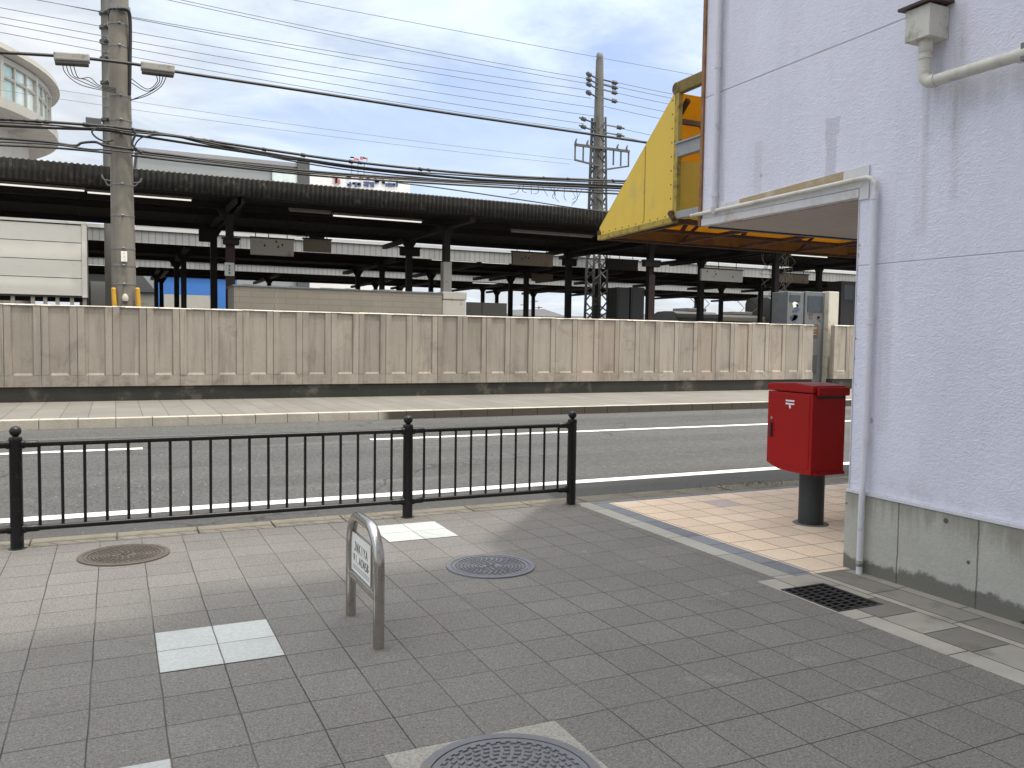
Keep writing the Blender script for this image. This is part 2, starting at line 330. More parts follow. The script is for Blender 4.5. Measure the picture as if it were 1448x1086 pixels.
def stucco_mat():
    t = NT('shade_tinted_stucco'); P = t.pos(); x, y, z = t.xyz(P)
    k = t.m2('MULTIPLY', t.m2('ADD', .93, t.m2('MULTIPLY', t.noise(P, .9, 6, .6), .14)), t.m2('ADD', .95, t.m2('MULTIPLY', t.noise(P, 16, 4), .10)))
    c = t.mul(t.n('ShaderNodeRGB').outputs[0], k); t.t.nodes['RGB'].outputs[0].default_value = (.745, .735, .835, 1)  # white wall; bluish cast of its skylit shade mixed into the base
    def strip(y0, y1, z0, z1, soft=.03, wob=.03):
        w = t.m2('MULTIPLY', t.m2('SUBTRACT', t.noise(P, 7, 4), .5), wob*2); yy = t.m2('ADD', y, w); zz = t.m2('ADD', z, w)
        a = t.m2('MULTIPLY', t.rng(yy, y0-soft, y0+soft), t.rng(yy, y1-soft, y1+soft, 1, 0))
        return t.m2('MULTIPLY', a, t.m2('MULTIPLY', t.rng(zz, z0-soft, z0+soft), t.rng(zz, z1-soft, z1+soft, 1, 0)))
    # bare filler where brackets were taken off
    sh = t.m2('MAXIMUM', strip(4.60, 4.70, 2.80, 3.22, .006, .035), strip(4.58, 4.71, 3.08, 3.24, .008, .04))
    c = t.mix(t.m2('MULTIPLY', sh, .55), c, (.50, .495, .55))
    c = t.mix(t.m2('MULTIPLY', strip(5.38, 5.47, 2.78, 3.22, .004, .012), .4), c, (.55, .54, .59))
    # run-off stains below the hopper, along the pipe and down the edges
    nv = t.noise(t.vec(t.m2('MULTIPLY', x, 3), t.m2('MULTIPLY', y, 9), t.m2('MULTIPLY', z, .8)), 1.0, 7, .65)
    for (y0, y1, z0, z1, am, so) in ((3.83, 3.91, 2.3, 3.62, .34, .035), (3.61, 3.68, 2.5, 3.7, .30, .03), (3.60, 3.92, 2.9, 3.5, .35, .05), (3.15, 3.62, 3.02, 3.2, .28, .07), (4.06, 4.16, 1.0, 2.75, .22, .02), (5.84, 5.89, 2.8, 4.6, .35, .012), (3.10, 3.2, 2.8, 3.5, .4, .03)):
        m = t.m2('MULTIPLY', strip(y0, y1, z0, z1, so, .01), t.rng(nv, .30, .62)); c = t.mix(t.m2('MULTIPLY', m, am), c, (.33, .30, .27))
    c = t.mix(t.m2('MULTIPLY', t.m2('MULTIPLY', t.rng(nv, .55, .75), t.rng(z, 2.6, 3.4, .35, .2)), .35), c, (.55, .54, .56))
    c = t.mix(t.m2('MULTIPLY', t.m2('MULTIPLY', t.rng(z, .56, .80, 1, 0), t.rng(t.noise(P, 5, 6, .7), .45, .68)), .4), c, (.40, .38, .36))
    # chipped corner and a few knocks
    ch = t.m2('MULTIPLY', t.rng(y, 4.33, 4.365), t.m2('MULTIPLY', t.m2('LESS_THAN', z, 2.6), t.rng(t.noise(P, 18, 5, .7), .58, .64))); c = t.mix(ch, c, (.36, .34, .31))
    vo = t.n('ShaderNodeTexVoronoi', {'Vector': P, 'Scale': 1.15}).outputs['Distance']; c = t.mix(t.m2('MULTIPLY', t.rng(vo, .028, .016), .7), c, (.36, .34, .36))
    # pressed joints between panels
    j = t.rng(t.m2('ABSOLUTE', t.m2('SUBTRACT', z, 3.738)), .003, .010, 1, 0); j = t.m2('MAXIMUM', j, t.rng(t.m2('ABSOLUTE', t.m2('SUBTRACT', z, 2.143)), .0015, .006, 1, 0))
    j = t.m2('MULTIPLY', j, t.m2('LESS_THAN', x, 4.8))
    c = t.mix(t.m2('MULTIPLY', j, .55), c, (.30, .29, .31))
    w = t.noise(t.scale(P, (26, 26, 44)), 1.0, 4, .6, 1.3); w2 = t.noise(P, 120, 3, .6)
    h = t.m2('ADD', t.m2('MULTIPLY', t.rng(w, .35, .68), 1.0), t.m2('ADD', t.m2('MULTIPLY', w2, .25), t.m2('MULTIPLY', j, -2.5)))
    h = t.m2('MULTIPLY', h, t.rng(t.noise(P, 1.4, 4, .6), .3, .7, .45, 1.15))
    hl = t.n('ShaderNodeTexVoronoi', {'Vector': t.n('ShaderNodeVectorMath', {0: t.scale(P, (1, .55, .38)), 1: t.mul(t.n('ShaderNodeTexNoise', {'Vector': P, 'Scale': 2.5, 'Detail': 6.0}).outputs['Color'], .35)}, operation='ADD').outputs[0], 'Scale': 1.0}, feature='DISTANCE_TO_EDGE').outputs['Distance']
    hl = t.m2('MULTIPLY', t.rng(hl, .0005, .0022, 1, 0), t.rng(t.noise(P, .8, 2), .50, .56)); c = t.mix(t.m2('MULTIPLY', hl, .10), c, (.34, .33, .36))
    wash = t.rng(t.noise(t.vec(x, t.m2('MULTIPLY', y, 2.2), t.m2('MULTIPLY', z, .45)), 1.0, 7, .62), .42, .72); c = t.mix(t.m2('MULTIPLY', wash, .22), c, (.52, .51, .56))
    return t.done(c, .75, t.bump(h, .42, .008), spec=.3)
M['stucco'] = stucco_mat()
def plinth_mat():
    t = NT('bare_concrete'); P = t.pos(); x, y, z = t.xyz(P)
    k = t.m2('MULTIPLY', t.m2('ADD', .72, t.m2('MULTIPLY', t.noise(P, 2.2, 7, .6), .56)), t.m2('ADD', .9, t.m2('MULTIPLY', t.noise(P, 50, 4), .2)))
    c = t.mul(t.n('ShaderNodeRGB').outputs[0], k); t.t.nodes['RGB'].outputs[0].default_value = (.47, .457, .405, 1)
    nv = t.noise(t.vec(x, t.m2('MULTIPLY', y, 11), t.m2('MULTIPLY', z, 1.2)), 1, 7, .65)
    top = t.rng(t.m2('ADD', z, t.m2('MULTIPLY', nv, .5)), .60, .80); c = t.mix(t.m2('MULTIPLY', top, .6), c, (.20, .18, .13))
    low = t.rng(t.m2('ADD', z, t.m2('MULTIPLY', t.m2('SUBTRACT', t.noise(P, 6, 6, .65), .5), .22)), .085, .125, 1, 0); c = t.mix(t.m2('MULTIPLY', low, .8), c, (.10, .096, .08))
    c = t.mix(t.m2('MULTIPLY', t.rng(nv, .62, .74), .4), c, (.43, .42, .39))
    for yj in (3.935, 3.36, 2.78, 2.2):
        wob = t.m2('MULTIPLY', t.m2('SUBTRACT', t.noise(P, 9, 3), .5), .02)
        jj = t.rng(t.m2('ABSOLUTE', t.m2('SUBTRACT', t.m2('ADD', y, wob), yj)), .002, .008, 1, 0); c = t.mix(t.m2('MULTIPLY', jj, .75), c, (.07, .065, .055))
    vo = t.n('ShaderNodeTexVoronoi', {'Vector': P, 'Scale': 6.5}).outputs['Distance']; pit = t.rng(vo, .14, .09)
    pit = t.m2('MULTIPLY', pit, t.rng(t.noise(P, 3, 2), .46, .54)); c = t.mix(t.m2('MULTIPLY', pit, .8), c, (.06, .055, .045))
    h = t.m2('ADD', t.noise(P, 40, 5, .65), t.m2('MULTIPLY', pit, -2))
    return t.done(c, .88, t.bump(h, .45, .01), spec=.25)
M['plinth'] = plinth_mat()
M['pvc'] = surf('ivory_pvc', (.62, .59, .515), .5, var=.12, sc=4, dirt=(.26, .225, .165), dsc=5, damt=.22, streak=.25)
M['pvc_tinted'] = surf('painted_pipe', (.66, .645, .69), .55, var=.1, sc=3, dirt=(.36, .34, .32), dsc=6, damt=.15)  # wall's lilac shade tint carried into the pipe and trim colour
M['pvc_white'] = surf('white_pipe', (.64, .62, .58), .5, var=.12, sc=3, dirt=(.38, .27, .14), dsc=5, damt=.42)
M['fascia_white'] = surf('fascia_board', (.66, .64, .63), .6, var=.12, sc=2, dirt=(.37, .27, .14), dsc=2.6, damt=.3, streak=.2)
M['flash_brown'] = surf('rust_stained_flashing', (.40, .30, .165), .65, var=.3, sc=5, dirt=(.5, .45, .37), dsc=4, damt=.3)
M['rust_trim'] = surf('rusty_trim', (.30, .145, .06), .7, var=.4, sc=6, dirt=(.12, .06, .035), dsc=4, damt=.5, streak=.4)
def soffit_mat():
    t = NT('ribbed_soffit'); P = t.pos(); x, y, z = t.xyz(P)
    fu = t.m2('FRACT', t.m2('DIVIDE', y, .085)); r = t.rng(t.m2('ABSOLUTE', t.m2('SUBTRACT', fu, .5)), .32, .48)
    c = t.mix(t.m2('MULTIPLY', r, .45), (.44, .405, .375), (.20, .18, .165)); c = t.mul(c, t.m2('ADD', .8, t.m2('MULTIPLY', t.noise(P, 2, 5), .4)))
    return t.done(c, .7, t.bump(r, -.5, .006))
M['soffit'] = soffit_mat()
M['trim_dark'] = surf('dark_edge_trim', (.035, .045, .055), .5)
M['yellow'] = surf('yellow_panel', (.74, .50, .065), .5, var=.10, sc=1.5, dirt=(.60, .44, .11), dsc=2.2, damt=.2, streak=.10)
M['yellow_rim'] = surf('weathered_yellow_steel', (.42, .30, .05), .6, var=.25, sc=6, dirt=(.08, .045, .025), dsc=12, damt=.45)
M['rust'] = surf('rusty_steel', (.075, .040, .024), .8, var=.4, sc=7, dirt=(.16, .075, .03), dsc=9, damt=.3, bump=.4, bsc=80)
M['old_yellow'] = surf('rusted_yellow_beam', (.20, .135, .03), .7, var=.3, sc=5, dirt=(.07, .04, .02), dsc=7, damt=.5)
M['valance'] = surf('shaded_stained_sheet', (.20, .105, .012), .6, var=.35, sc=2, dirt=(.12, .055, .015), dsc=4, damt=.5)  # base darkened to stand for the unlit face; the blotches are stains
M['grey_steel'] = surf('grey_painted_steel', (.30, .31, .31), .55, var=.15, sc=3, dirt=(.2, .12, .07), dsc=6, damt=.3)
def trans_mat():
    t = NT('translucent_yellow'); p = t.obj(); n1 = t.noise(p, 1.6, 6, .6)
    c = t.mix(t.rng(n1, .4, .7), (.70, .42, .018), (.55, .30, .012)); c = t.mix(t.m2('MULTIPLY', t.rng(t.noise(p, 5, 6, .7), .55, .72), .5), c, (.35, .17, .02))
    tr = t.n('ShaderNodeBsdfTranslucent', {'Color': c}); t.put(t.b.inputs['Base Color'], c); t.b.inputs['Roughness'].default_value = .5
    mx = t.n('ShaderNodeMixShader', {0: .45, 1: t.b.outputs[0], 2: tr.outputs[0]}); t.t.links.new(mx.outputs[0], t.t.nodes['Material Output'].inputs['Surface']); return t.m
M['awning_sheet'] = trans_mat()
M['fascia_dark'] = surf('weathered_slate_sheet', (.029, .027, .024), .9, var=.3, sc=2.2, dirt=(.12, .11, .095), dsc=5, damt=.25, streak=.6, bump=.3, bsc=40)
M['dark_steel'] = surf('dark_brown_steel', (.022, .018, .016), .7, var=.4, sc=3)
M['roof_under'] = surf('shaded_roof_boards', (.020, .018, .016), .9, var=.4, sc=1.5)  # near-black base puts the deep shade under the canopies into the colour
M['brown_steel'] = surf('brown_painted_steel', (.05, .026, .02), .6, var=.3, sc=4, dirt=(.1, .05, .035), dsc=6, damt=.25)
def ribbed(name, col, pitch, dk=.55):
    t = NT(name); P = t.pos(); x, y, z = t.xyz(P); fu = t.m2('FRACT', t.m2('DIVIDE', x, pitch)); r = t.rng(t.m2('ABSOLUTE', t.m2('SUBTRACT', fu, .5)), .36, .47)
    rr = t.rnd(t.vec(t.m2('FLOOR', t.m2('DIVIDE', x, pitch*4)), 0.0, 1.0))
    c = t.mul(t.n('ShaderNodeRGB').outputs[0], t.m2('MULTIPLY', t.m2('ADD', .85, t.m2('MULTIPLY', t.noise(P, 1.2, 5), .3)), t.m2('ADD', .92, t.m2('MULTIPLY', rr, .16)))); t.t.nodes['RGB'].outputs[0].default_value = (*col, 1)
    return t.done(t.mix(t.m2('MULTIPLY', r, dk), c, t.mul(c, .3)), .7, t.bump(r, -.5, .02))
M['fascia_light'] = ribbed('pale_ribbed_sheet', (.37, .365, .345), .24)
M['white_gutter'] = surf('white_gutter', (.56, .55, .52), .5, var=.1, sc=1.5, dirt=(.5, .47, .42), dsc=2, damt=.25)
M['cream'] = surf('cream_panel', (.62, .60, .54), .5, var=.05, sc=1.2, dirt=(.45, .42, .36), dsc=2, damt=.1)
M['cream_dark'] = surf('panel_gap', (.12, .115, .105), .7)
def brick_tile():
    t = NT('beige_glazed_tile'); P = t.pos(); x, y, z = t.xyz(P)
    b = t.n('ShaderNodeTexBrick', {'Vector': t.vec(x, z, 0.0), 'Color1': (.37, .33, .265, 1), 'Color2': (.35, .312, .25, 1), 'Mortar': (.26, .23, .18, 1), 'Scale': 1.0, 'Mortar Size': .009, 'Mortar Smooth': .4, 'Brick Width': .62, 'Row Height': .165}, offset=.5)
    c = t.mul(b.outputs['Color'], t.m2('ADD', .85, t.m2('MULTIPLY', t.noise(P, 1.3, 6), .3)))
    cr = t.rng(t.m2('ABSOLUTE', t.m2('SUBTRACT', t.m2('ADD', x, t.m2('MULTIPLY', t.noise(t.scale(P, (0, 0, 1)), 4, 4), .5)), 4.35)), .004, .012, 1, 0)
    c = t.mix(t.m2('MULTIPLY', cr, .6), c, (.5, .46, .38)); return t.done(c, .45)
M['kiosk_tile'] = brick_tile()
M['pole_conc'] = surf('pole_concrete', (.195, .178, .15), .88, var=.2, sc=1.3, dirt=(.13, .12, .10), dsc=1.8, damt=.3, streak=.35, bump=.25, bsc=60)
M['mast_conc'] = surf('dark_weathered_concrete', (.15, .145, .13), .9, var=.25, sc=1.3, streak=.4)
M['mast_steel'] = surf('dull_lattice_steel', (.085, .085, .082), .7, metal=.1, var=.3, sc=3)
M['galv'] = surf('galvanised_steel', (.20, .20, .195), .6, metal=.25, var=.25, sc=5, dirt=(.13, .12, .11), dsc=6, damt=.3)
M['cable'] = surf('black_cable', (.014, .014, .015), .6, var=.2)
M['wire'] = surf('grey_wire', (.16, .175, .20), .6, var=.1)
M['guard'] = surf('yellow_cable_guard', (.60, .33, .03), .55, var=.2, sc=4, dirt=(.25, .15, .04), dsc=7, damt=.3)
M['closure'] = surf('grey_closure', (.30, .295, .27), .6, var=.15, sc=4, dirt=(.15, .14, .12), dsc=6, damt=.3)
M['closure_dark'] = surf('closure_underside', (.07, .065, .06), .7)
M['sign_grey'] = surf('faded_sign_board', (.62, .59, .51), .6, var=.1, sc=1.5, dirt=(.44, .21, .17), dsc=3, damt=.2)
M['sign_brown'] = surf('brown_sign_board', (.24, .20, .145), .6, var=.25, sc=2, dirt=(.2, .12, .06), dsc=3, damt=.3)
M['sign_white'] = surf('white_sign_plate', (.82, .80, .74), .5, var=.05)
M['ink'] = surf('black_ink', (.02, .02, .022), .6)
M['ink_grey'] = surf('grey_ink', (.35, .35, .35), .6)
M['ink_blue'] = surf('blue_paint', (.05, .08, .17), .6)
M['ink_red'] = surf('red_paint', (.42, .16, .14), .6)
M['bld_white'] = surf('white_render', (.70, .69, .68), .7, var=.06, sc=.3)
M['bld_cream'] = surf('cream_render', (.36, .345, .31), .7, var=.12, sc=.5, dirt=(.22, .20, .18), dsc=.6, damt=.25, streak=.15)
M['bld_grey'] = surf('grey_cladding', (.24, .25, .25), .6, var=.1, sc=.4)
M['bld_dark'] = surf('dark_cladding', (.07, .075, .075), .6, var=.1, sc=.4)
M['bld_blue'] = surf('blue_sheet', (.030, .14, .42), .6, var=.08, sc=.5)
M['roof_grey'] = surf('grey_roof', (.075, .08, .085), .7, var=.15, sc=.6)
M['roof_far'] = surf('pale_roof', (.25, .25, .26), .8, var=.1, sc=.4)
M['frame_alu'] = surf('aluminium_frame', (.40, .39, .35), .5, var=.08)
def glass_mat():
    t = NT('window_glass'); p = t.obj(); c = t.mix(t.rng(t.noise(p, .5, 3), .4, .65), (.34, .46, .44), (.62, .68, .65))
    return t.done(c, .08, None, .0, .9)
M['glass'] = glass_mat()
M['machine_white'] = surf('machine_body', (.125, .132, .138), .5, var=.25, sc=3, dirt=(.07, .065, .06), dsc=4, damt=.2)
M['machine_dark'] = surf('machine_window', (.035, .045, .055), .2, var=.4, sc=5)
M['machine_blue'] = surf('machine_print', (.04, .07, .13), .5, var=.4, sc=8)
M['machine_brown'] = surf('machine_recess', (.13, .075, .045), .6, var=.4, sc=8)
M['white_col'] = surf('white_pillar', (.50, .475, .40), .6, var=.12, sc=2, dirt=(.42, .27, .13), dsc=3, damt=.3)
M['train_grey'] = surf('dull_train_grey', (.10, .10, .10), .5, var=.1)
M['locker'] = surf('dark_grey_locker', (.07, .068, .06), .6, var=.2, sc=2)
M['grass'] = surf('weed_blade', (.22, .22, .10), .8, var=.4, sc=20)
M['dirt'] = surf('ballast_ground', (.16, .145, .125), .95, var=.3, sc=.6, bump=.4, bsc=12)
M['facade'] = surf('pale_facade', (.78, .76, .73), .8, var=.1, sc=.5)  # face of the assumed unseen block, made pale to bounce light
def lamp_mat():
    t = NT('fluorescent_tube'); t.b.inputs['Base Color'].default_value = (.8, .8, .75, 1)
    t.b.inputs['Emission Color'].default_value = (1, .97, .9, 1); t.b.inputs['Emission Strength'].default_value = .65; return t.m
M['lamp'] = lamp_mat()
M['lamp_off'] = surf('unlit_tube', (.30, .28, .24), .5)

# ================================================================== setting: ground
struct(MB().rect(-900, 900, -900, 1800, -.45).build('ground', M['dirt']))
PX1 = 4.045                                            # east edge of the grey paving
p = MB(); p.rect(-24, 3.87, -12, 4.33, 0); p.rect(-24, PX1, 4.33, 7.12, 0); struct(p.build('pavement', M['tile']))
e = MB()
for (x0, x1, y0, y1) in ((OX, OX+2*TX, OY-2*TY, OY), (OX+6*TX, OX+8*TX, OY+5*TY, OY+7*TY), (OX-2*TX, OX, OY-7*TY, OY-5*TY)): e.rect(x0, x1, y0, y1, .003)
struct(e.build('white_paving', M['tile_white']))
struct(MB().rect(4.37, 18, 4.33, 7.02, 0).build('tan_paving', M['tile_tan']))
b = MB(); b.rect(4.205, 4.37, 4.33, 7.12, 0); b.rect(4.37, 18, 7.02, 7.12, 0); struct(b.build('paving_border', M['border_dark']))
struct(MB().rect(PX1, 4.205, 4.33, 7.12, 0).build('paving_edging', M['border_light']))
GX0, GX1, GY0, GY1 = 3.885, 4.255, 3.64, 4.125
g = MB(); g.rect(3.87, 4.72, GY1, 4.33, 0); g.rect(GX1, 4.72, GY0, GY1, 0); g.rect(3.87, GX0, GY0, GY1, 0); g.rect(3.87, 4.72, -12, GY0, 0)
struct(g.build('gutter', M['gutter']))
k = MB()
xx = -24.0
while xx < 30:
    k.box(xx+.002, xx+.598, 7.12, 7.42, -.3, -.002+random.uniform(-.004, .004)); xx += .6
struct(k.build('kerb', M['kerb_near'], bevel=.012))
struct(MB().rect(-120, 160, 7.40, 16.62, -.08).build('road', M['asphalt']))
r = MB(); zr = -.076
r.rect(-120, 160, 8.50, 8.70, zr)
for x0, x1 in ((-30, -18), (-9.5, .35), (3.75, 16.0), (20, 32), (36, 48)): r.rect(x0, x1, 13.26, 13.44, zr)
struct(r.build('road_marking', M['paint']))
k = MB(); xx = -60.0
while xx < 90:
    k.box(xx+.002, xx+.598, 16.52, 16.72, -.3, .086+random.uniform(-.003, .003)); xx += .6
struct(k.build('far_kerb', M['kerb_far'], bevel=.012))
struct(MB().rect(-120, 160, 16.70, 21.2, .082).build('far_pavement', M['slab']))
for i, (y0, y1) in enumerate(((24.9, 32.2), (36.4, 44.0), (48.5, 56.0))):
    struct(MB().box(-60, 110, y0, y1, -.4, 1.05).build('platform', M['dirt']))

# ------------------------------------------------------------------ iron covers in the paving
def cover_mesh(R):
    f = MB(); f.lathe([(R*.885, .0), (R*.885, .006), (R*.995, .006), (R, .003), (R, -.03)], n=72)
    c = MB(); c.lathe([(0, -.001), (R*.872, -.001), (R*.872, -.02)], n=72)
    lid = c; c = MB(); c.lathe([(R*.80, -.001), (R*.80, .005), (R*.868, .005), (R*.87, -.001)], n=72)
    nr = 9
    for i in range(1, nr+1):
        rr = R*(.045+.735*i/nr*1.0); n = max(5, int(2*math.pi*rr/(R*.118)))
        for j in range(n):
            a = 2*math.pi*(j+.5*(i % 2))/n + i*.13; w = 2*math.pi/n*.33*random.uniform(.75, 1.15); dr = R*.026*random.uniform(.8, 1.1)
            if i < 3 and abs(math.sin(a)) < .5: continue
            ps = []
            for (aa, r2) in ((a-w, rr-dr), (a+w, rr-dr), (a+w, rr+dr), (a-w, rr+dr)): ps.append((aa, r2))
            vs = [(r2*math.cos(aa), r2*math.sin(aa), -.001) for aa, r2 in ps] + [((rr+(r2-rr)*.75)*math.cos(a+(aa-a)*.8), (rr+(r2-rr)*.75)*math.sin(a+(aa-a)*.8), .0062) for aa, r2 in ps]
            c.add(vs, [(4,5,6,7),(0,1,5,4),(1,2,6,5),(2,3,7,6),(3,0,4,7)])
    c.box(-R*.07, R*.07, -R*.018, R*.018, 0, .006)
    return f, lid, c
def manhole(x, y, R, matk, label):
    t = thing('manhole_cover', (x, y, .004), label, 'manhole cover', 'round iron covers in the paving')
    f, l, c = cover_mesh(R)
    for m in (f, l, c): m.v = [v + Vector((x, y, .004)) for v in m.v]
    f.build('frame', M[matk], t, smooth=True); ld = l.build('lid', M['iron_dark'], t); c.build('tread', M[matk], ld)
    return t
manhole(.045, 6.615, .306, 'iron_brown', 'brownish round iron cover in sunlit paving beside the black railing')
manhole(2.37, 5.345, .312, 'iron', 'blue grey round iron cover behind the stainless steel hoop')
manhole(1.285, 2.69, .345, 'iron', 'blue grey round iron cover set in a pale concrete square')
cs = MB(); cs.box(OX+2.55*TX, OX+5.08*TX, OY-8.6*TY, OY-6.02*TY, -.02, .0035)
tag(cs.build('concrete_surround', surf('exposed_aggregate', (.30, .29, .26), .9, var=.12, sc=3, fine=75, fvar=.6, bump=.9, bsc=75, dirt=(.12, .11, .09), dsc=22, damt=.12)), 'pale square of exposed aggregate concrete around the nearest iron cover', 'surround')

dg = thing('drain_grate', ((GX0+GX1)/2, (GY0+GY1)/2, 0), 'dark rectangular iron drain grate in gutter near the white building', 'drain grate')
f = MB(); t_ = .018
f.box(GX0, GX1, GY0, GY0+t_, -.05, .003); f.box(GX0, GX1, GY1-t_, GY1, -.05, .003); f.box(GX0, GX0+t_, GY0+t_, GY1-t_, -.05, .003); f.box(GX1-t_, GX1, GY0+t_, GY1-t_, -.05, .003)
f.build('frame', M['grate'], dg)
f = MB(); nb = 5
for i in range(1, nb): x = GX0 + (GX1-GX0)*i/nb; f.box(x-.007, x+.007, GY0+t_, GY1-t_, -.04, 0)
for i in range(1, 10):
    y = GY0 + (GY1-GY0)*i/10
    for j in range(nb):
        xa = GX0+t_ if j == 0 else GX0+(GX1-GX0)*j/nb+.007; xb = GX1-t_ if j == nb-1 else GX0+(GX1-GX0)*(j+1)/nb-.007
        off = .008*(j % 2) ; f.box(xa, xb, y-.006+off, y+.006+off, -.035, -.002)
f.build('bars', M['grate'], dg)
f = MB(); f.box(GX0, GX1, GY0, GY1, -.42, -.30); f.build('sump', M['void'], dg)  # black block puts the pit's unlit darkness into its colour

# weeds along the kerb
w = MB()
for _ in range(190):
    x = random.choice([random.gauss(6.55, .28), random.gauss(6.1, .5), random.uniform(1.6, 2.2), random.uniform(3.6, 8)]); y = random.gauss(7.36, .035) if random.random() < .8 else random.gauss(7.13, .012)
    if x > 5.5 and random.random() < .5: y = random.gauss(7.30, .06)
    h = random.uniform(.012, .045)*(1.0 if 5.6 < x < 7.2 else .45); a = random.uniform(0, 6.3); l = Vector((math.cos(a), math.sin(a), 0))
    s_ = Vector((-l.y, l.x, 0))*.0025; b0 = Vector((x, y, -.004)); w.add([b0-s_, b0+s_, b0+l*h*.4+Vector((0,0,h*.8))+s_*.6, b0+l*h*.9+Vector((0,0,h))], [(0,1,2),(0,2,3)])
struct(w.build('grass', M['grass']), 'stuff')

# ------------------------------------------------------------------ black pedestrian railing
FY = 7.085
posts = [-3.69, -.665, 2.33, 3.985]
fr = thing('pedestrian_railing', (2.33, FY, 0), 'black painted steel railing with ball topped posts along kerb', 'railing')
def post(x):
    m = MB(); m.lathe([(.0, 0), (.062, 0), (.062, .006), (.046, .012), (.0445, .02), (.043, .79), (.0455, .795), (.0455, .822), (.040, .83), (.02, .833), (.018, .842)], (x, FY, 0), 24)
    o = m.build('post', M['black_paint'], fr, smooth=True)
    m = MB(); m.lathe([(.0, .836), (.016, .838)] + [(.0405*math.cos(a), .872+.0385*math.sin(a)) for a in [math.radians(d) for d in range(-62, 91, 10)]] + [(0, .9105)], (x, FY, 0), 24); m.build('ball_finial', M['black_paint'], o, smooth=True)
    m = MB(); m.lathe([(.095, 0), (.09, .004), (.0, .005)], (x, FY, 0), 20); m.build('mortar_collar', M['plinth'], o)
for x in posts: post(x)
ZT, ZB = .775, .150
for a, b_ in zip(posts[:-1], posts[1:]):
    n = max(2, round((b_-a)/.1505)); 
    for z, r_ in ((ZT, .0205), (ZB, .0205)):
        m = MB(); m.tube([(a+.05, FY, z), (b_-.05, FY, z)], r_, 12); m.build('top_rail' if z == ZT else 'bottom_rail', M['black_paint'], fr, smooth=True)
        for xs, d in ((a, 1), (b_, -1)):
            m = MB(); m.tube([(xs+d*.035, FY, z), (xs+d*.06, FY, z), (xs+d*.062, FY, z), (xs+d*.135, FY, z), (xs+d*.15, FY, z)], [.033, .033, .027, .027, .021], 12)
            m.tube([(xs+d*.10, FY-.035, z), (xs+d*.10, FY+.03, z)], .007, 6); m.build('rail_sleeve', M['black_paint'], fr, smooth=True)
    for i in range(1, n):
        x = a + (b_-a)*i/n; m = MB(); m.tube([(x, FY, ZB), (x, FY, ZT)], .0115, 8); m.build('baluster', M['black_paint'], fr, smooth=True)

# ------------------------------------------------------------------ stainless hoop barrier with sign
RX, RY0, RY1, RR = 1.21, 4.135, 4.70, .029
hb = thing('hoop_barrier', (RX, (RY0+RY1)/2, 0), 'stainless steel hoop barrier with a small white notice on crossbar', 'barrier')
pts = [(RX, RY0, 0), (RX, RY0, .30)]
rc = .185; zt = .605
for i in range(0, 13):
    a = math.pi - i*math.pi/2/12; pts.append((RX, RY0+rc+rc*math.cos(a), zt-rc+rc*math.sin(a)))
for i in range(0, 13):
    a = math.pi/2 - i*math.pi/2/12; pts.append((RX, RY1-rc+rc*math.cos(a), zt-rc+rc*math.sin(a)))
pts += [(RX, RY1, .30), (RX, RY1, 0)]
m = MB(); m.tube(pts, RR, 20); m.build('hoop', M['steel'], hb, smooth=True)
m = MB(); m.tube([(RX, RY0+.02, .252), (RX, RY1-.02, .252)], .021, 14); m.build('crossbar', M['steel'], hb, smooth=True)
for y in (RY0, RY1):
    m = MB(); m.lathe([(.036, .0), (.034, .002), (.0, .0025)], (RX, y, 0), 24); m.build('grout_ring', M['plinth'], hb)
SY0, SY1, SZ0, SZ1 = 4.275, 4.672, .280, .50
m = MB(); m.box(RX-.004, RX+.004, SY0, SY1, SZ0, SZ1); sp = m.build('notice_plate', M['sign_white'], hb)
m = MB()
for (a, b_, c_, d_) in ((SY0, SY1, SZ1, SZ1+.006), (SY0-.006, SY0, SZ0, SZ1+.006), (SY1, SY1+.006, SZ0, SZ1+.006)): m.box(RX-.006, RX+.006, a, b_, c_, d_)
m.build('notice_frame', M['steel'], sp)
m = MB(); xf = RX-.0046
def strokes(mb, y0, z0, h, wd, kind):   # glyph seen from -X: left is larger y
    def seg(u0, v0, u1, v1, th=.0055):
        mb.bar((xf, y0-u0*wd, z0+v0*h), (xf, y0-u1*wd, z0+v1*h), .0012, th, up=(1, 0, 0.001)) if False else mb.bar((xf, y0-u0*wd, z0+v0*h), (xf, y0-u1*wd, z0+v1*h), th, .0012, up=(1, 0, 0))
    G = {'J': [(.7,1,.7,.15),(.7,.15,.35,0),(.35,0,.1,.15),(.4,1,.95,1)], 'N': [(.1,0,.1,1),(.1,1,.85,0),(.85,0,.85,1)], 'I': [(.5,0,.5,1)], 'K': [(.15,0,.15,1),(.15,.45,.85,1),(.3,.55,.9,0)],
         'Y': [(.1,1,.5,.5),(.9,1,.5,.5),(.5,.5,.5,0)], 'A': [(.05,0,.5,1),(.5,1,.95,0),(.2,.35,.8,.35)], 'C': [(.9,.9,.4,1),(.4,1,.1,.5),(.1,.5,.4,0),(.4,0,.9,.1)],
         'S': [(.9,1,.2,.9),(.2,.9,.2,.55),(.2,.55,.85,.45),(.85,.45,.8,.05),(.8,.05,.1,0)], 'M': [(.1,0,.1,1),(.1,1,.5,.4),(.5,.4,.9,1),(.9,1,.9,0)], 'B': [(.15,0,.15,1),(.15,1,.8,.85),(.8,.85,.15,.5),(.15,.5,.9,.3),(.9,.3,.15,0)],
         'o': [(.1,.8,.6,.95),(.1,.8,.15,.5),(.15,.5,.6,.45),(.6,.95,.6,.2),(.35,.45,.35,0)], '.': [(.4,.0,.5,.15)]}
    for s_ in G[kind]: seg(*s_)
for i, ch in enumerate('JNKIYA'): strokes(m, SY1-.062-i*.047, SZ0+.122, .05, .038, ch)
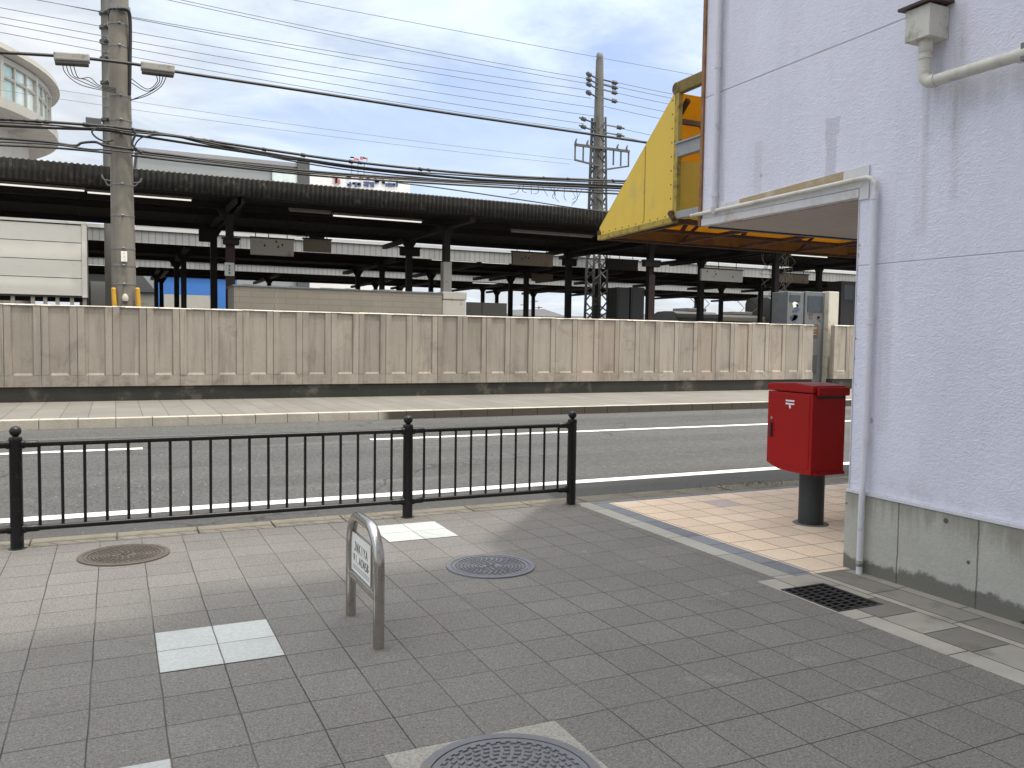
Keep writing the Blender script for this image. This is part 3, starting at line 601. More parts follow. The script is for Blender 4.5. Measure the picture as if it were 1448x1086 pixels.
for i, ch in enumerate('oI.ACNSB'): strokes(m, SY1-.045-i*.040, SZ0+.060, .043, .034, ch)
m.build('lettering', M['ink'], sp)
m = MB(); m.box(RX-.0052, RX-.0041, SY0+.03, SY1-.04, SZ0+.034, SZ0+.040); m.box(RX-.0052, RX-.0041, SY0+.03, SY1-.04, SZ0+.020, SZ0+.026); m.build('small_print', M['ink_grey'], sp)

# ------------------------------------------------------------------ red post box
PBX, PBY = 5.575, 5.575
pb = thing('post_box', (PBX, PBY, 0), 'red street post box on dark grey pillar beside white building', 'post box')
BX0, BX1, BY0, BY1 = 5.325, 5.705, 5.345, 5.885
body = [(BY1, .525), (BY1-.05, .505), (BY1-.15, .478), (BY1-.27, .472), (BY0+.12, .470), (BY0+.01, .474), (BY0, .484), (BY0, 1.165), (BY1, 1.165)]
m = MB(); m.prism(body, 'x', BX0, BX1); m.build('body', M['red'], pb, bevel=.014, seg=3, angle=.5)
lid = [(BY1+.008, 1.172), (BY0-.008, 1.172), (BY0-.008, 1.222), (BY0+.02, 1.234), (PBY-.02, 1.252), (BY1-.04, 1.240), (BY1+.008, 1.228)]
m = MB(); m.prism(lid, 'x', BX0-.007, BX1+.007); m.build('lid', M['red'], pb, bevel=.012, seg=3, angle=.4)
m = MB(); m.box(BX0+.03, BX1+.012, BY0-.036, BY0-.004, 1.150, 1.222); m.build('slot_hood', M['red'], pb, bevel=.012, seg=3)
m = MB(); m.box(BX0+.05, BX1-.02, BY0-.006, BY0+.002, 1.125, 1.148); m.build('posting_slot', M['handle'], pb)
m = MB(); m.box(BX0+.03, BX1-.006, BY0-.022, BY0+.002, .470, .500); m.build('front_lip', M['redtrim'], pb, bevel=.008)
m = MB(); m.box(BX0-.0045, BX0+.002, BY0+.03, BY1-.028, .520, 1.150); m.build('door', M['red'], pb, bevel=.004, seg=2)
xf2 = BX0-.0062; yc = PBY+.03
m = MB(); m.box(xf2, BX0-.0046, yc-.052, yc+.052, 1.085, 1.099); m.box(xf2, BX0-.0046, yc-.052, yc+.052, 1.058, 1.072); m.box(xf2, BX0-.0046, yc-.009, yc+.009, 1.026, 1.058); m.build('postal_mark', M['white_mark'], pb)
m = MB(); m.tube([(BX0-.010, BY1-.062, .925), (BX0-.004, BY1-.062, .925)], .013, 14); m.build('lock', M['lock'], pb, smooth=True)
m = MB(); m.box(BX0-.0055, BX0-.0035, BY1-.098, BY1-.040, .755, .885); hd = m.build('handle_recess', M['redtrim'], pb)
m = MB(); m.box(BX0-.020, BX0-.0056, BY1-.070, BY1-.046, .757, .883); m.build('handle', M['handle'], pb, bevel=.003)
m = MB(); m.lathe([(.0, .003), (.108, .003), (.108, .47), (.0, .47)], (PBX-.005, PBY-.005, 0), 40); m.build('pillar', M['post_grey'], pb, smooth=True)
m = MB(); m.lathe([(.155, .0), (.15, .004), (.0, .0045)], (PBX-.005, PBY-.005, 0), 36); m.build('mortar_collar', M['plinth'], pb)

# ------------------------------------------------------------------ white building on the right
WX = 4.73
wb = thing('white_building', (WX, 4.37, 0), 'white rendered building, tinted lilac for shade, with concrete base overhanging the corner', 'building')
prof = [(-9, .569), (4.37, .569), (4.37, 2.64), (6.13, 2.64), (6.13, 4.85), (2.72, 14), (-9, 14)]
MB().prism(prof, 'x', WX, 17).build('wall', M['stucco'], wb)
MB().prism([(-9, -.2), (4.392, -.2), (4.392, .545), (-9, .545)], 'x', WX-.018, 16.9).build('concrete_base', M['plinth'], wb, bevel=.006)
MB().box(WX-.024, WX+.02, -9, 4.380, .546, .567).build('drip_flashing', M['pvc_tinted'], wb)
MB().prism([(6.135, 4.86), (2.72, 14.02), (-9, 14.02), (-9, 14.2), (2.85, 14.2), (6.30, 4.95)], 'x', WX-.03, 17.03).build('roof', M['bld_grey'], wb)
MB().box(WX+.06, 16.9, 4.42, 6.06, 2.612, 2.636).build('soffit', M['soffit'], wb)
MB().box(WX+.06, 16.9, 6.063, 6.12, 2.600, 2.637).build('soffit_trim', M['trim_dark'], wb)
f = MB(); f.box(WX-.016, WX+.055, 4.372, 6.125, 2.618, 2.678); f.build('fascia', M['fascia_white'], wb, bevel=.003)
f = MB(); f.prism([(4.29, 2.752), (4.36, 2.685), (6.11, 2.68), (6.11, 2.765), (4.29, 2.832)], 'x', WX-.012, WX-.002); f.prism([(4.29, 2.60), (4.37, 2.60), (4.37, 2.684), (4.29, 2.75)], 'x', WX-.010, WX-.002); hd = f.build('head_flashing', M['fascia_white'], wb)
f = MB(); f.prism([(4.52, 2.755), (5.62, 2.715), (5.62, 2.783), (4.52, 2.823)], 'x', WX-.016, WX-.0125); f.build('stained_strip', M['flash_brown'], hd)
MB().box(WX-.02, WX+.02, 6.131, 6.165, 2.62, 4.9).build('corner_trim', M['rust_trim'], wb)
MB().box(WX-.006, WX+.03, 4.371, 4.377, .56, 2.617).build('corner_bead', M['pvc_tinted'], wb)
# thin conduit along the opening, then down the wall
XP = WX-.038
path = smooth_path([(XP, 6.24, 2.722), (XP, 5.6, 2.726), (XP, 4.8, 2.735), (XP, 4.36, 2.740), (XP, 4.26, 2.732), (XP, 4.216, 2.69), (XP, 4.207, 2.60), (XP, 4.207, 1.7), (XP-.004, 4.207, .8), (XP-.018, 4.207, .55), (XP-.020, 4.207, .3), (XP-.02, 4.207, .0)], 8)
i2 = next(i for i, q in enumerate(path) if q.z < 2.6)
m = MB(); m.tube(path[:i2+1], .0165, 12); m.build('gutter_pipe', M['pvc_white'], wb, smooth=True)
m = MB(); m.tube(path[i2:], .0215, 14); dp = m.build('downpipe', M['pvc_tinted'], wb, smooth=True)
for z in (2.60, 1.75, .95, .075):
    xo = XP if z > .6 else XP-.02
    m = MB(); m.lathe([(.0215, z-.022), (.0250, z-.02), (.0250, z+.02), (.0215, z+.022)], (xo, 4.207, 0), 16); m.build('pipe_collar', M['pvc_tinted'] if z > .2 else M['plinth'], dp, smooth=True)
m = MB(); m.tube([(XP, 5.92, 2.73), (XP, 5.92, 4.9)], .024, 12); up = m.build('upper_downpipe', M['pvc_tinted'], wb, smooth=True)
for z in (2.86, 3.95): m = MB(); m.lathe([(.024, z-.02), (.029, z-.018), (.029, z+.018), (.024, z+.02)], (XP, 5.92, 0), 14); m.build('pipe_collar', M['pvc_tinted'], up, smooth=True)
m = MB(); m.tube([(XP+.01, 5.92, 2.705), (XP-.002, 5.92, 2.76)], .03, 12); m.build('pipe_elbow', M['pvc_white'], up, smooth=True)
# rain hopper and its pipe
HX = 4.555
m = MB(); m.box(HX, WX-.002, 3.72, 3.90, 3.505, 3.70); hp = m.build('rain_hopper', M['pvc'], wb, bevel=.003)
m = MB(); m.prism([(HX-.03, 3.705), (WX-.003, 3.715), (WX-.003, 3.735), (HX-.03, 3.722)], 'y', 3.685, 3.935); m.build('hopper_lid', M['brown_steel'], hp)
PXX = 4.628; PYY = 3.80
m = MB(); m.lathe([(.041, 3.515), (.043, 3.505), (.041, 3.435), (.037, 3.43)], (PXX, PYY, 0), 18)
m.lathe([(.034, 3.50), (.034, 3.28)], (PXX, PYY, 0), 18); m.lathe([(.034, 3.408), (.039, 3.405), (.039, 3.39), (.034, 3.386)], (PXX, PYY, 0), 18); m.lathe([(.034, 3.325), (.040, 3.322), (.040, 3.300), (.034, 3.297)], (PXX, PYY, 0), 18)
m.build('spout', M['pvc'], hp, smooth=True)
pe = smooth_path([(PXX, PYY, 3.31), (PXX, PYY-.004, 3.275), (PXX, PYY-.035, 3.242), (PXX, PYY-.075, 3.238)], 8)
m = MB(); m.tube(pe, .039, 16); m.tube([(PXX, PYY-.062, 3.238), (PXX, PYY-.085, 3.238)], .042, 16); m.build('pipe_elbow', M['pvc'], hp, smooth=True)
m = MB(); m.tube([(PXX, PYY-.07, 3.238), (PXX, 2.2, 3.228)], .036, 16); m.tube([(PXX, 3.185, 3.232), (PXX, 3.10, 3.232)], .043, 16); m.build('drain_pipe', M['pvc'], hp, smooth=True)
m = MB(); m.box(PXX-.038, WX, 3.12, 3.15, 3.19, 3.285); m.build('pipe_bracket', M['galv'], hp)

# ------------------------------------------------------------------ yellow awning on the street front
AX, AX1 = 4.735, 12.0
aw = thing('yellow_awning', (AX, 6.55, 2.74), 'weathered yellow wedge shaped awning bracketed to building street front', 'awning')
tri = [(6.56, 2.735), (7.90, 2.70), (7.90, 2.80), (6.60, 3.90), (6.56, 3.90)]
MB().prism(tri, 'x', AX, AX+.02).build('side_panel', M['yellow'], aw)
m = MB(); m.bar((AX+.012, 6.55, 2.73), (AX+.012, 7.91, 2.695), .06, .05); m.bar((AX+.012, 6.545, 2.74), (AX+.012, 6.545, 3.93), .045, .06, up=(0,1,0)); m.bar((AX+.03, 6.58, 3.925), (AX+.03, 7.92, 2.80), .035, .02); m.build('panel_rim', M['yellow_rim'], aw)
m = MB(); m.tube([(AX-.012, 7.90, 2.745), (AX+.05, 7.90, 2.745)], .034, 5); m.build('end_bracket', M['rust'], aw)
m = MB(); m.bar((AX-.014, 6.53, 2.73), (AX-.014, 6.60, 2.80), .05, .04); m.tube([(AX-.026, 6.565, 2.79), (AX+.04, 6.565, 2.79)], .026, 7); m.build('end_bracket', M['rust'], aw)
m = MB()
for i in range(9): p_ = Vector((AX-.002, 6.62, 2.80+i*.13)); m.tube([p_, p_+Vector((.004, 0, 0))], .008, 6)
for i in range(10): p_ = Vector((AX-.002, 6.70+i*.125, 2.772-i*.0026)); m.tube([p_, p_+Vector((.004, 0, 0))], .008, 6)
m.build('rivets', M['rust'], aw)
m = MB()
for (y0, y1, z0, z1) in ((7.05, 7.062, 2.77, 3.50),): m.box(AX-.003, AX+.001, y0, y1, z0, z1)
m.build('panel_seam', M['yellow_rim'], aw)
m = MB(); m.quad((AX+.03, 7.905, 2.775), (AX1, 7.905, 2.775), (AX1, 6.585, 3.905), (AX+.03, 6.585, 3.905)); sl = m.build('sloping_sheet', M['awning_sheet'], aw); sl.modifiers.new('t', 'SOLIDIFY').thickness = .006
MB().box(AX+.03, AX1, 6.558, 6.572, 2.75, 3.28).build('back_panel', M['yellow'], aw)
m = MB(); m.box(AX+.03, AX1, 7.86, 7.90, 2.675, 2.735); m.box(AX+.03, AX1, 7.885, 7.905, 2.735, 2.775); m.build('front_rail', M['rust'], aw)
MB().box(AX+.03, AX1, 7.835, 7.85, 2.70, 2.845).build('valance', M['valance'], aw)
m = MB(); m.box(AX+.03, AX1, 6.575, 6.625, 2.70, 2.745); m.box(AX+.03, AX1, 7.18, 7.21, 2.70, 2.735); m.build('bottom_rail', M['rust'], aw)
for i in range(9):
    x = AX+.16+i*.86; m = MB(); m.bar((x, 6.62, 2.722), (x, 7.86, 2.705), .045, .035); m.bar((x, 6.60, 3.86), (x, 7.87, 2.79), .04, .04)
    if i % 2: m.bar((x, 7.80, 2.72), (x+.30, 7.35, 3.20), .03, .03)
    m.build('frame_rib', M['rust'], aw)
m = MB(); m.bar((AX+.10, 6.60, 2.95), (AX+.75, 6.62, 3.72), .07, .05); m.bar((AX+.03, 6.63, 3.66), (AX+1.6, 6.63, 3.66), .04, .045); m.bar((AX+.34, 6.63, 3.65), (AX+.42, 6.63, 3.42), .03, .03); m.build('brace', M['rust'], aw)
m = MB(); m.box(AX-.012, AX+.05, 6.15, 6.56, 3.88, 3.99); m.tube([(AX-.016, 6.565, 3.935), (AX+.054, 6.565, 3.935)], .056, 12); m.build('top_arm', M['old_yellow'], aw, bevel=.008)
m = MB(); m.box(AX-.012, AX+.05, 6.15, 6.54, 3.30, 3.42); m.box(AX-.03, AX+.06, 6.15, 6.54, 3.415, 3.43); m.build('middle_arm', M['grey_steel'], aw)
m = MB(); m.box(AX-.008, AX+.05, 6.15, 6.54, 2.735, 2.80); m.build('lower_arm', M['grey_steel'], aw)

# ------------------------------------------------------------------ assumed unseen block behind the photographer, shaped to cast the paving's shade
bb = thing('assumed_block', (-2, -1.6, 0), 'assumed tall pale block behind the viewpoint, added to shade the pavement', 'building')
m = MB(); m.box(-9, 5.08, -9, -1.6, 14.22, 30); m.box(-9, 4.60, -9, -1.6, 0, 14.22); m.box(5.08, 12, -9, -1.6, 14.22, 32.3); m.build('wall', M['facade'], bb)
for fl in range(6):
    m = MB(); m.box(-8, 3.6, -1.60, -1.56, 3.5+fl*3.9, 5.2+fl*3.9); m.build('window', M['glass'], bb)

# ================================================================== across the road
WY = 20.72
BAY, B0 = .695, -1.784
xgl = onY(1150, 500, WY).x; xgr = onY(1179, 500, WY).x
def concrete_wall(x0, x1, label):
    w = thing('boundary_wall', ((x0+x1)/2, WY, .08), label, 'wall', 'precast concrete boundary walls')
    MB().box(x0, x1, WY+.03, WY+.30, -.3, .41).build('footing', M['plinth_dark'], w)
    m = MB(); m.box(x0, x1, WY+.030, WY+.16, .412, 2.165)
    k0 = math.floor((x0-B0)/BAY)-1; k1 = math.ceil((x1-B0)/BAY)+1; hw = .205
    def cl(a, b): return max(a, x0), min(b, x1)
    for k in range(k0, k1+1):
        cx = B0+k*BAY; jit = random.uniform(-.006, .006)
        a, b = cl(cx+hw, cx+BAY-hw)
        if b-a > .02:
            mid = cx+BAY/2; s1, s2 = cl(a, mid-.006), cl(mid+.006, b)
            for (q0, q1) in (s1, s2):
                if q1-q0 > .01: m.box(q0, q1, WY+jit, WY+.045, .66, 2.165)
        a, b = cl(cx-BAY/2+.004, cx+BAY/2-.004)
        if b-a > .02: m.box(a, b, WY+jit, WY+.045, .412, .655)
        a, b = cl(cx-hw, cx+hw)
        if b-a > .3: m.add([(a+.02, WY+.004, .657), (b-.02, WY+.004, .657), (b-.065, WY+.046, .735), (a+.065, WY+.046, .735), (a+.02, WY+.046, .657), (b-.02, WY+.046, .657)], [(0,1,2,3), (0,3,4), (1,5,2), (0,4,5,1)])
    m.build('panels', M['precast'], w)
    m = MB(); k = k0
    while k <= k1:
        a, b = cl(B0+k*BAY-.345, B0+k*BAY+.345)
        if b-a > .05:
            j_ = random.uniform(-.006, .008)
            for (q0, q1) in ((a, a+(b-a)*.36), (a+(b-a)*.37, b)):
                h_ = random.choice([.012, .022, .030]); m.prism([(WY-.006, 2.166), (WY-.006, 2.186+j_-h_), (WY+.02+h_*.6, 2.188+j_), (WY+.17, 2.188+j_), (WY+.17, 2.166)], 'x', q0, q1)
        k += 1
    m.build('coping', M['coping'], w)
    return w
concrete_wall(-14.0, xgl, 'long stained concrete wall with recessed panels left of the gap')
concrete_wall(xgr, 60, 'short visible stretch of stained concrete wall right of the gap')

# vending machine and white pillar in the gap
vx0 = onY(1114, 430, 21.35).x; vx1 = onY(1166, 430, 21.35).x; vm_ = (vx0+vx1)/2-.1
vm = thing('vending_machine', ((vx0+vx1)/2, 21.5, .08), 'pale grey double vending machine standing in the wall gap', 'vending machine')
MB().box(vx0, vm_, 21.36, 22.1, 1.45, 3.27).build('side_cabinet', M['machine_white'], vm, bevel=.02)
MB().box(vm_+.02, vx1, 21.32, 22.1, .09, 3.30).build('cabinet', M['machine_white'], vm, bevel=.02)
MB().box(vm_+.12, vx1-.14, 21.300, 21.318, 2.62, 3.16).build('display_window', M['machine_dark'], vm)
MB().box(vx0+.08, vm_-.18, 21.340, 21.358, 2.95, 3.16).build('display_window', M['machine_dark'], vm)
rv = random.Random(5)
def blob(cx_, cz_, r_, y_, mat):
    n = 9; pts_ = [(cx_+r_*rv.uniform(.5, 1.1)*math.cos(2*math.pi*i/n), cz_+r_*.8*rv.uniform(.5, 1.1)*math.sin(2*math.pi*i/n)) for i in range(n)]
    MB().prism(pts_, 'y', y_, y_+.010).build('printed_panel', mat, vm)
for k_ in range(7): blob(vx0+rv.uniform(.15, max(.2, vm_-vx0-.15)), rv.uniform(2.3, 2.85), rv.uniform(.06, .16), 21.348, M[rv.choice(['machine_blue', 'machine_dark', 'locker', 'sign_white'])])
for k_ in range(6): blob(vm_+rv.uniform(.15, max(.2, vx1-vm_-.2)), rv.uniform(2.25, 2.55), rv.uniform(.05, .12), 21.308, M[rv.choice(['machine_brown', 'machine_dark', 'locker', 'sign_brown'])])
m = MB(); m.box(vm_+.10, vx1-.28, 21.303, 21.318, 1.80, 2.22); m.build('coin_recess', M['machine_brown'], vm)
m = MB(); m.box(vm_+.30, vx1-.38, 21.296, 21.302, 1.86, 1.90); m.box(vm_+.30, vx1-.38, 21.296, 21.302, 1.96, 1.99); m.box(vm_+.34, vx1-.36, 21.296, 21.302, 2.04, 2.12); m.build('coin_slot', M['lock'], vm)
m = MB(); m.box(vm_+.05, vx1-.3, 21.30, 21.318, .62, 1.2); m.build('dispensing_flap', M['bld_dark'], vm, bevel=.01)
px0, px1 = onY(1168, 430, 21.25).x, onY(1182, 430, 21.25).x
wp = thing('white_pillar', ((px0+px1)/2, 21.3, .08), 'rust stained white square pillar beside vending machine in wall gap', 'pillar')
MB().box(px0, px1, 21.12, 21.45, .08, 3.32).build('shaft', M['white_col'], wp, bevel=.02)
MB().box(px0-.02, px1+.02, 21.09, 21.48, .08, .42).build('base', M['plinth'], wp, bevel=.01)

# ------------------------------------------------------------------ platform canopies
def canopy(Y0, Y1, zl, zh, x0, x1, cols, label, dark, bays):
    c = thing('platform_canopy', ((x0+x1)/2, (Y0+Y1)/2, 1.05), label, 'canopy', 'station platform canopies')
    MB().box(x0, x1, Y0+.12, Y1, zl+.20, zl+.30).build('roof', M['roof_under'], c)
    m = MB()
    if dark:
        pitch = .130; n = int((x1-x0)/pitch*6); vs = []; fs = []
        for i in range(n+1):
            x = x0+(x1-x0)*i/n; w = math.cos(2*math.pi*x/pitch); o = .026*w
            lo = zl+random.uniform(-.004, .004)+ (.015 if w < 0 else 0)
            vs += [(x, Y0+.02-o, lo), (x, Y0-o*1.1, zl+.30), (x, Y0-o, zh-.02), (x, Y0+.05-o*.5, zh+.016*w)] + [(x, Y0+2.4, zh+.25+.022*w)]
        for i in range(n):
            for k_ in range(4): a = i*5+k_; fs.append((a, a+5, a+6, a+1))
        m.add(vs, fs); fo = m.build('corrugated_fascia', M['fascia_dark'], c, smooth=True); fo.modifiers.new('t', 'SOLIDIFY').thickness = .008
    else:
        m.box(x0, x1, Y0, Y0+.05, zl, zh-.12); m.build('fascia', M['fascia_light'], c)
        m = MB(); m.prism([(Y0-.09, zh-.13), (Y0+.05, zh-.13), (Y0+.8, zh+.06), (Y0-.02, zh), (Y0-.09, zh)], 'x', x0, x1); m.build('gutter', M['white_gutter'], c)
        MB().box(x0, x1, Y0+.8, Y1, zl+.42, zl+.52).build('roof_sheet', M['roof_far'], c)
    for y in (Y0+.35, Y0+2.7, Y0+(Y1-Y0)*.45, Y1-1.6):
        m = MB(); m.box(x0, x1, y-.05, y+.05, zl+.02, zl+.19); m.build('purlin', M['dark_steel'], c)
    m = MB()
    for i in range(int((x1-x0)/3.4)):
        x = x0+1.2+i*3.4; m.box(x-.03, x+.03, Y0+.1, Y1-.1, zl+.19, zl+.24)
    m.build('rafters', M['dark_steel'], c)
    m = MB()
    for y in (Y0+2.3, Y0+3.9): m.tube([(x0, y, zl-.02), ((x0+x1)/2, y, zl-.03), (x1, y, zl-.02)], .022, 5)
    m.build('conduit', M['dark_steel'], c)
    for x, y in cols:
        m = MB(); m.box(x-.105, x+.105, y-.105, y+.105, 1.0, zl+.0); 
        for s_ in (-1, 1):
            m.prism([(x+s_*.10, zl-.42), (x+s_*.34, zl-.03), (x+s_*.10, zl-.03)], 'y', y-.06, y+.06)
        m.build('column', M['dark_steel'], c)
    for x in sorted(set(round(q[0], 1) for q in cols)):
        m = MB(); m.box(x-.09, x+.09, Y0+.25, Y1-.2, zl-.14, zl+.015); m.build('girder', M['dark_steel'], c)
    return c
c1 = canopy(23.5, 33.2, 5.24, 5.74, -9, 44, [(-3.7, 26.0), (3.06, 26), (9.8, 26), (17.76, 26), (23.7, 26), (30.4, 26), (3.02, 30), (9.85, 30), (16.57, 30), (23.15, 30), (30, 30)], 'nearest platform canopy with dark corrugated edge above the concrete wall', True, 0)
c2 = canopy(35.2, 45.0, 5.02, 5.62, -12, 62, [(-6, 38), (2.63, 38), (11.18, 38), (18.6, 38), (29.4, 38), (38, 38), (2.6, 42), (11.1, 42), (19.6, 42), (25.2, 42), (34.0, 42), (15.0, 42), (22.6, 38), (33.6, 38)], 'second platform canopy with pale ribbed edge under the dark canopy', False, 0)
c3 = canopy(47.5, 57.0, 5.0, 5.52, -14, 80, [(2.1, 51), (2.55, 55), (14.6, 51), (21.8, 51), (24.6, 55), (31.4, 51), (39, 51), (45, 51), (8.2, 51), (17.4, 55), (27.5, 55), (35.2, 55), (52, 51), (58, 55)], 'farthest platform canopy, a thin pale edge low behind the second', False, 0)
c4 = canopy(60, 68, 5.25, 5.75, 5, 100, [(30, 63), (41, 63), (52, 63), (62, 63)], 'remote low platform canopy partly hidden behind farther columns', False, 0) if False else None
# pale cover and brown foot on one front column
m = MB(); m.box(9.66, 9.94, 25.84, 25.88, 2.62, 4.05); m.box(9.66, 9.70, 25.88, 26.12, 2.62, 4.05); m.build('column_cover', M['sign_grey'], c1)
m = MB(); m.box(9.67, 9.93, 25.85, 25.88, 1.0, 2.6); m.build('column_foot', M['brown_steel'], c1)
m = MB(); m.box(2.93, 3.19, 25.86, 25.885, 1.05, 4.3); m.build('column_cover', M['brown_steel'], c1)
m = MB(); m.box(17.64, 17.9, 25.86, 25.885, 1.05, 4.0); m.build('column_cover', M['brown_steel'], c1)

def lamp(a, b, Y, label, on=True):
    A, B = onY(*a, Y), onY(*b, Y); z = (A.z+B.z)/2
    t = thing('fluorescent_light', ((A.x+B.x)/2, Y, z), label, 'light', 'strip lights under the platform roofs')
    MB().box(A.x, B.x, Y-.05, Y+.05, z+.03, z+.09).build('housing', M['galv'], t)
    m = MB(); m.box(A.x+.03, B.x-.03, Y-.03, Y+.03, z-.006, z+.028); m.build('tube', M['lamp'] if on else M['lamp_off'], t)
    m = MB(); m.box(A.x+.3, A.x+.33, Y-.01, Y+.01, z+.09, z+.32); m.box(B.x-.33, B.x-.3, Y-.01, Y+.01, z+.09, z+.32); m.build('hanger', M['dark_steel'], t)
lamp((-40, 256), (121, 272.5), 25.2, 'lit strip light under dark canopy left of the concrete pole')
lamp((122, 272.5), (272, 284), 25.2, 'lit strip light under dark canopy passing behind the concrete pole')
lamp((408, 297), (468, 304), 25.2, 'unlit strip light under dark canopy above the brown hanging sign', False)
lamp((470, 304), (597, 316), 25.2, 'lit strip light under the middle of the dark canopy')
lamp((722, 326), (838, 338), 25.2, 'dim strip light under dark canopy left of the lattice pole', False)
lamp((957, 345), (1085, 357), 26.8, 'lit strip light below the awning, left of the wire tangle')
lamp((1118, 360), (1170, 365), 26.8, 'lit strip light below the awning, right of the wire tangle')
lamp((125, 334), (206, 341), 37.2, 'lit strip light of second canopy beside the concrete pole')
lamp((345, 349), (490, 358), 37.2, 'lit strip light of second canopy behind hanging sign boards')
lamp((610, 367), (720, 374), 37.2, 'lit strip light of second canopy right of the white column')
lamp((120, 374), (196, 378), 49.5, 'lit strip light of farthest canopy beside the concrete pole')
lamp((410, 386), (505, 391), 49.5, 'lit strip light of farthest canopy above the tiled kiosk')
lamp((668, 400), (705, 402), 49.5, 'lit strip light of farthest canopy right of the white column')

def hang_sign(px0, px1, py0, py1, Y, mat, label, dots=0, rods=True):
    A, B = onY(px0, py0, Y), onY(px1, py1, Y); z1, z0 = onY((px0+px1)/2, py0, Y).z, onY((px0+px1)/2, py1, Y).z
    t = thing('hanging_sign', ((A.x+B.x)/2, Y, z0), label, 'hanging sign', 'sign boards hanging over the platforms')
    b = MB().box(A.x, B.x, Y-.06, Y+.06, z0, z1).build('board', mat, t, bevel=.015)
    m = MB(); m.box(A.x-.02, B.x+.02, Y-.08, Y+.08, z1, z1+.04); m.build('top_frame', M['dark_steel'], t)
    if rods:
        m = MB()
        for f_ in (.12, .42, .85): x = A.x+(B.x-A.x)*f_; m.tube([(x, Y, z1), (x, Y, 5.25)], .014, 6)
        m.build('hanger_rods', M['dark_steel'], t)
    if dots:
        m = MB(); L = B.x-A.x
        for i in range(dots): x = A.x+L*random.uniform(.1, .9); z = z0+(z1-z0)*random.uniform(.2, .8); m.box(x, x+.05, Y-.065, Y-.0605, z, z+random.choice([.03, .07]))
        m.build('markings', M['brown_steel'], b)
    return t
hang_sign(354, 415, 338, 361.5, 27.4, M['sign_grey'], 'large pale grey hanging sign board above the tiled kiosk', 4)
hang_sign(429, 468, 339, 356.5, 27.6, M['sign_brown'], 'small brown hanging sign board right of the large pale one')
hang_sign(991, 1049, 381.5, 398, 27.4, M['sign_white'], 'white hanging box sign under canopy left of the wire tangle', 5)
hang_sign(724, 781, 358, 376, 27.4, M['sign_brown'], 'dark brown hanging board left of the lattice pole', 3)
hang_sign(857, 901, 368, 382, 27.4, M['dark_steel'], 'black hanging board just right of the lattice pole')
hang_sign(752, 781, 387, 398, 38.5, M['sign_brown'], 'low brown hanging board below the dark brown one', 0, False)
hang_sign(1100, 1142, 388, 400, 27.8, M['sign_brown'], 'brown hanging board above the vending machine')
# loudspeakers and boxes clamped to the columns
def boxes(px, py, w_, h_, Y, label):
    P = onY(px, py, Y); t = thing('equipment_box', (P.x, Y, P.z), label, 'equipment box', 'dark boxes clamped to platform columns')
    m = MB(); m.box(P.x-w_/2, P.x+w_/2, Y-.22, Y-.03, P.z-h_/2, P.z+h_/2); m.build('case', M['dark_steel'], t, bevel=.03)
    m = MB(); m.box(P.x-w_/2-.03, P.x+w_/2+.03, Y-.2, Y-.05, P.z+h_/2, P.z+h_/2+.05); m.build('bracket', M['dark_steel'], t)
boxes(293, 334, .55, .4, 29.9, 'dark box on column left of the small white notice'); boxes(578, 357, .75, .28, 29.9, 'dark box across the column above the tiled kiosk')
boxes(447, 336, .5, .14, 29.5, 'dark box hung above the small brown sign board'); boxes(540, 372, .5, .3, 37.6, 'dark box on a second canopy column above the tiled kiosk'); boxes(803, 372, .6, .25, 29.6, 'dark box on the column left of the lattice pole'); boxes(1030, 404, .7, .3, 37.6, 'dark box on column under the white hanging box sign')
boxes(326, 343, .45, .16, 25.8, 'dark clamp box above the small white notice'); boxes(918, 374, .7, .2, 25.8, 'dark box on the column below the awning')
# notice on the platform column
t = thing('column_notice', (3.06, 25.82, 3.5), 'small white notice with black characters on brown platform column', 'notice')
A, B = onY(317.5, 371, 25.83), onY(331.5, 390.5, 25.83)
MB().box(A.x, B.x, 25.82, 25.845, B.z, A.z).build('plate', M['sign_white'], t, bevel=.01)
m = MB()
for i in range(3):
    z = A.z-.09-i*.1; m.box(A.x+.10, A.x+.17, 25.815, 25.819, z, z+.014); m.box(A.x+.125, A.x+.14, 25.815, 25.819, z-.05, z+.03); m.box(A.x+.10, A.x+.165, 25.815, 25.819, z-.04, z-.028)
m.build('characters', M['ink'], t)

# tiled kiosk, its grey end, dark screens
K0, K1 = onY(331, 430, 24.2).x, onY(625, 430, 24.2).x
kz = onY(480, 410, 24.2).z
t = thing('tiled_kiosk', ((K0+K1)/2, 25, 1.0), 'low beige tiled platform building behind the concrete wall', 'kiosk')
MB().box(K0, K1, 24.2, 25.6, .9, kz).build('tiled_wall', M['kiosk_tile'], t)
m = MB(); x = K0-.03
while x < K1:
    l = random.uniform(.12, .42); m.box(x, min(x+l, K1+.03), 24.16, 25.64, kz+.001, kz+.045+random.uniform(-.02, .02)); x += l
m.build('roof_edge', M['bld_grey'], t)
g0, g1 = onY(637, 430, 24.3).x, onY(659, 430, 24.3).x
t = thing('grey_cabinet', ((g0+g1)/2, 24.6, 1), 'plain pale grey steel cabinet at the end of the tiled kiosk', 'cabinet')
gz = onY(648, 413, 24.3).z
MB().box(K1+.05, g1, 24.3, 25.2, .9, gz-.25).build('body', M['sign_grey'], t, bevel=.02); MB().box(K1+.05, g1+.02, 24.27, 25.2, gz-.24, gz).build('hood', M['sign_grey'], t, bevel=.03)
s0, s1 = onY(660, 430, 24.6).x, onY(717, 430, 24.6).x; sz = onY(690, 428, 24.6).z
t = thing('screen_panel', ((s0+s1)/2, 24.6, 1), 'dark grey two leaf screen standing right of the grey cabinet', 'screen')
for a, b_ in ((s0, s0+(s1-s0)*.37), (s0+(s1-s0)*.38, s1)): MB().box(a, b_, 24.6, 24.66, .95, sz).build('leaf', M['locker'], t, bevel=.01)
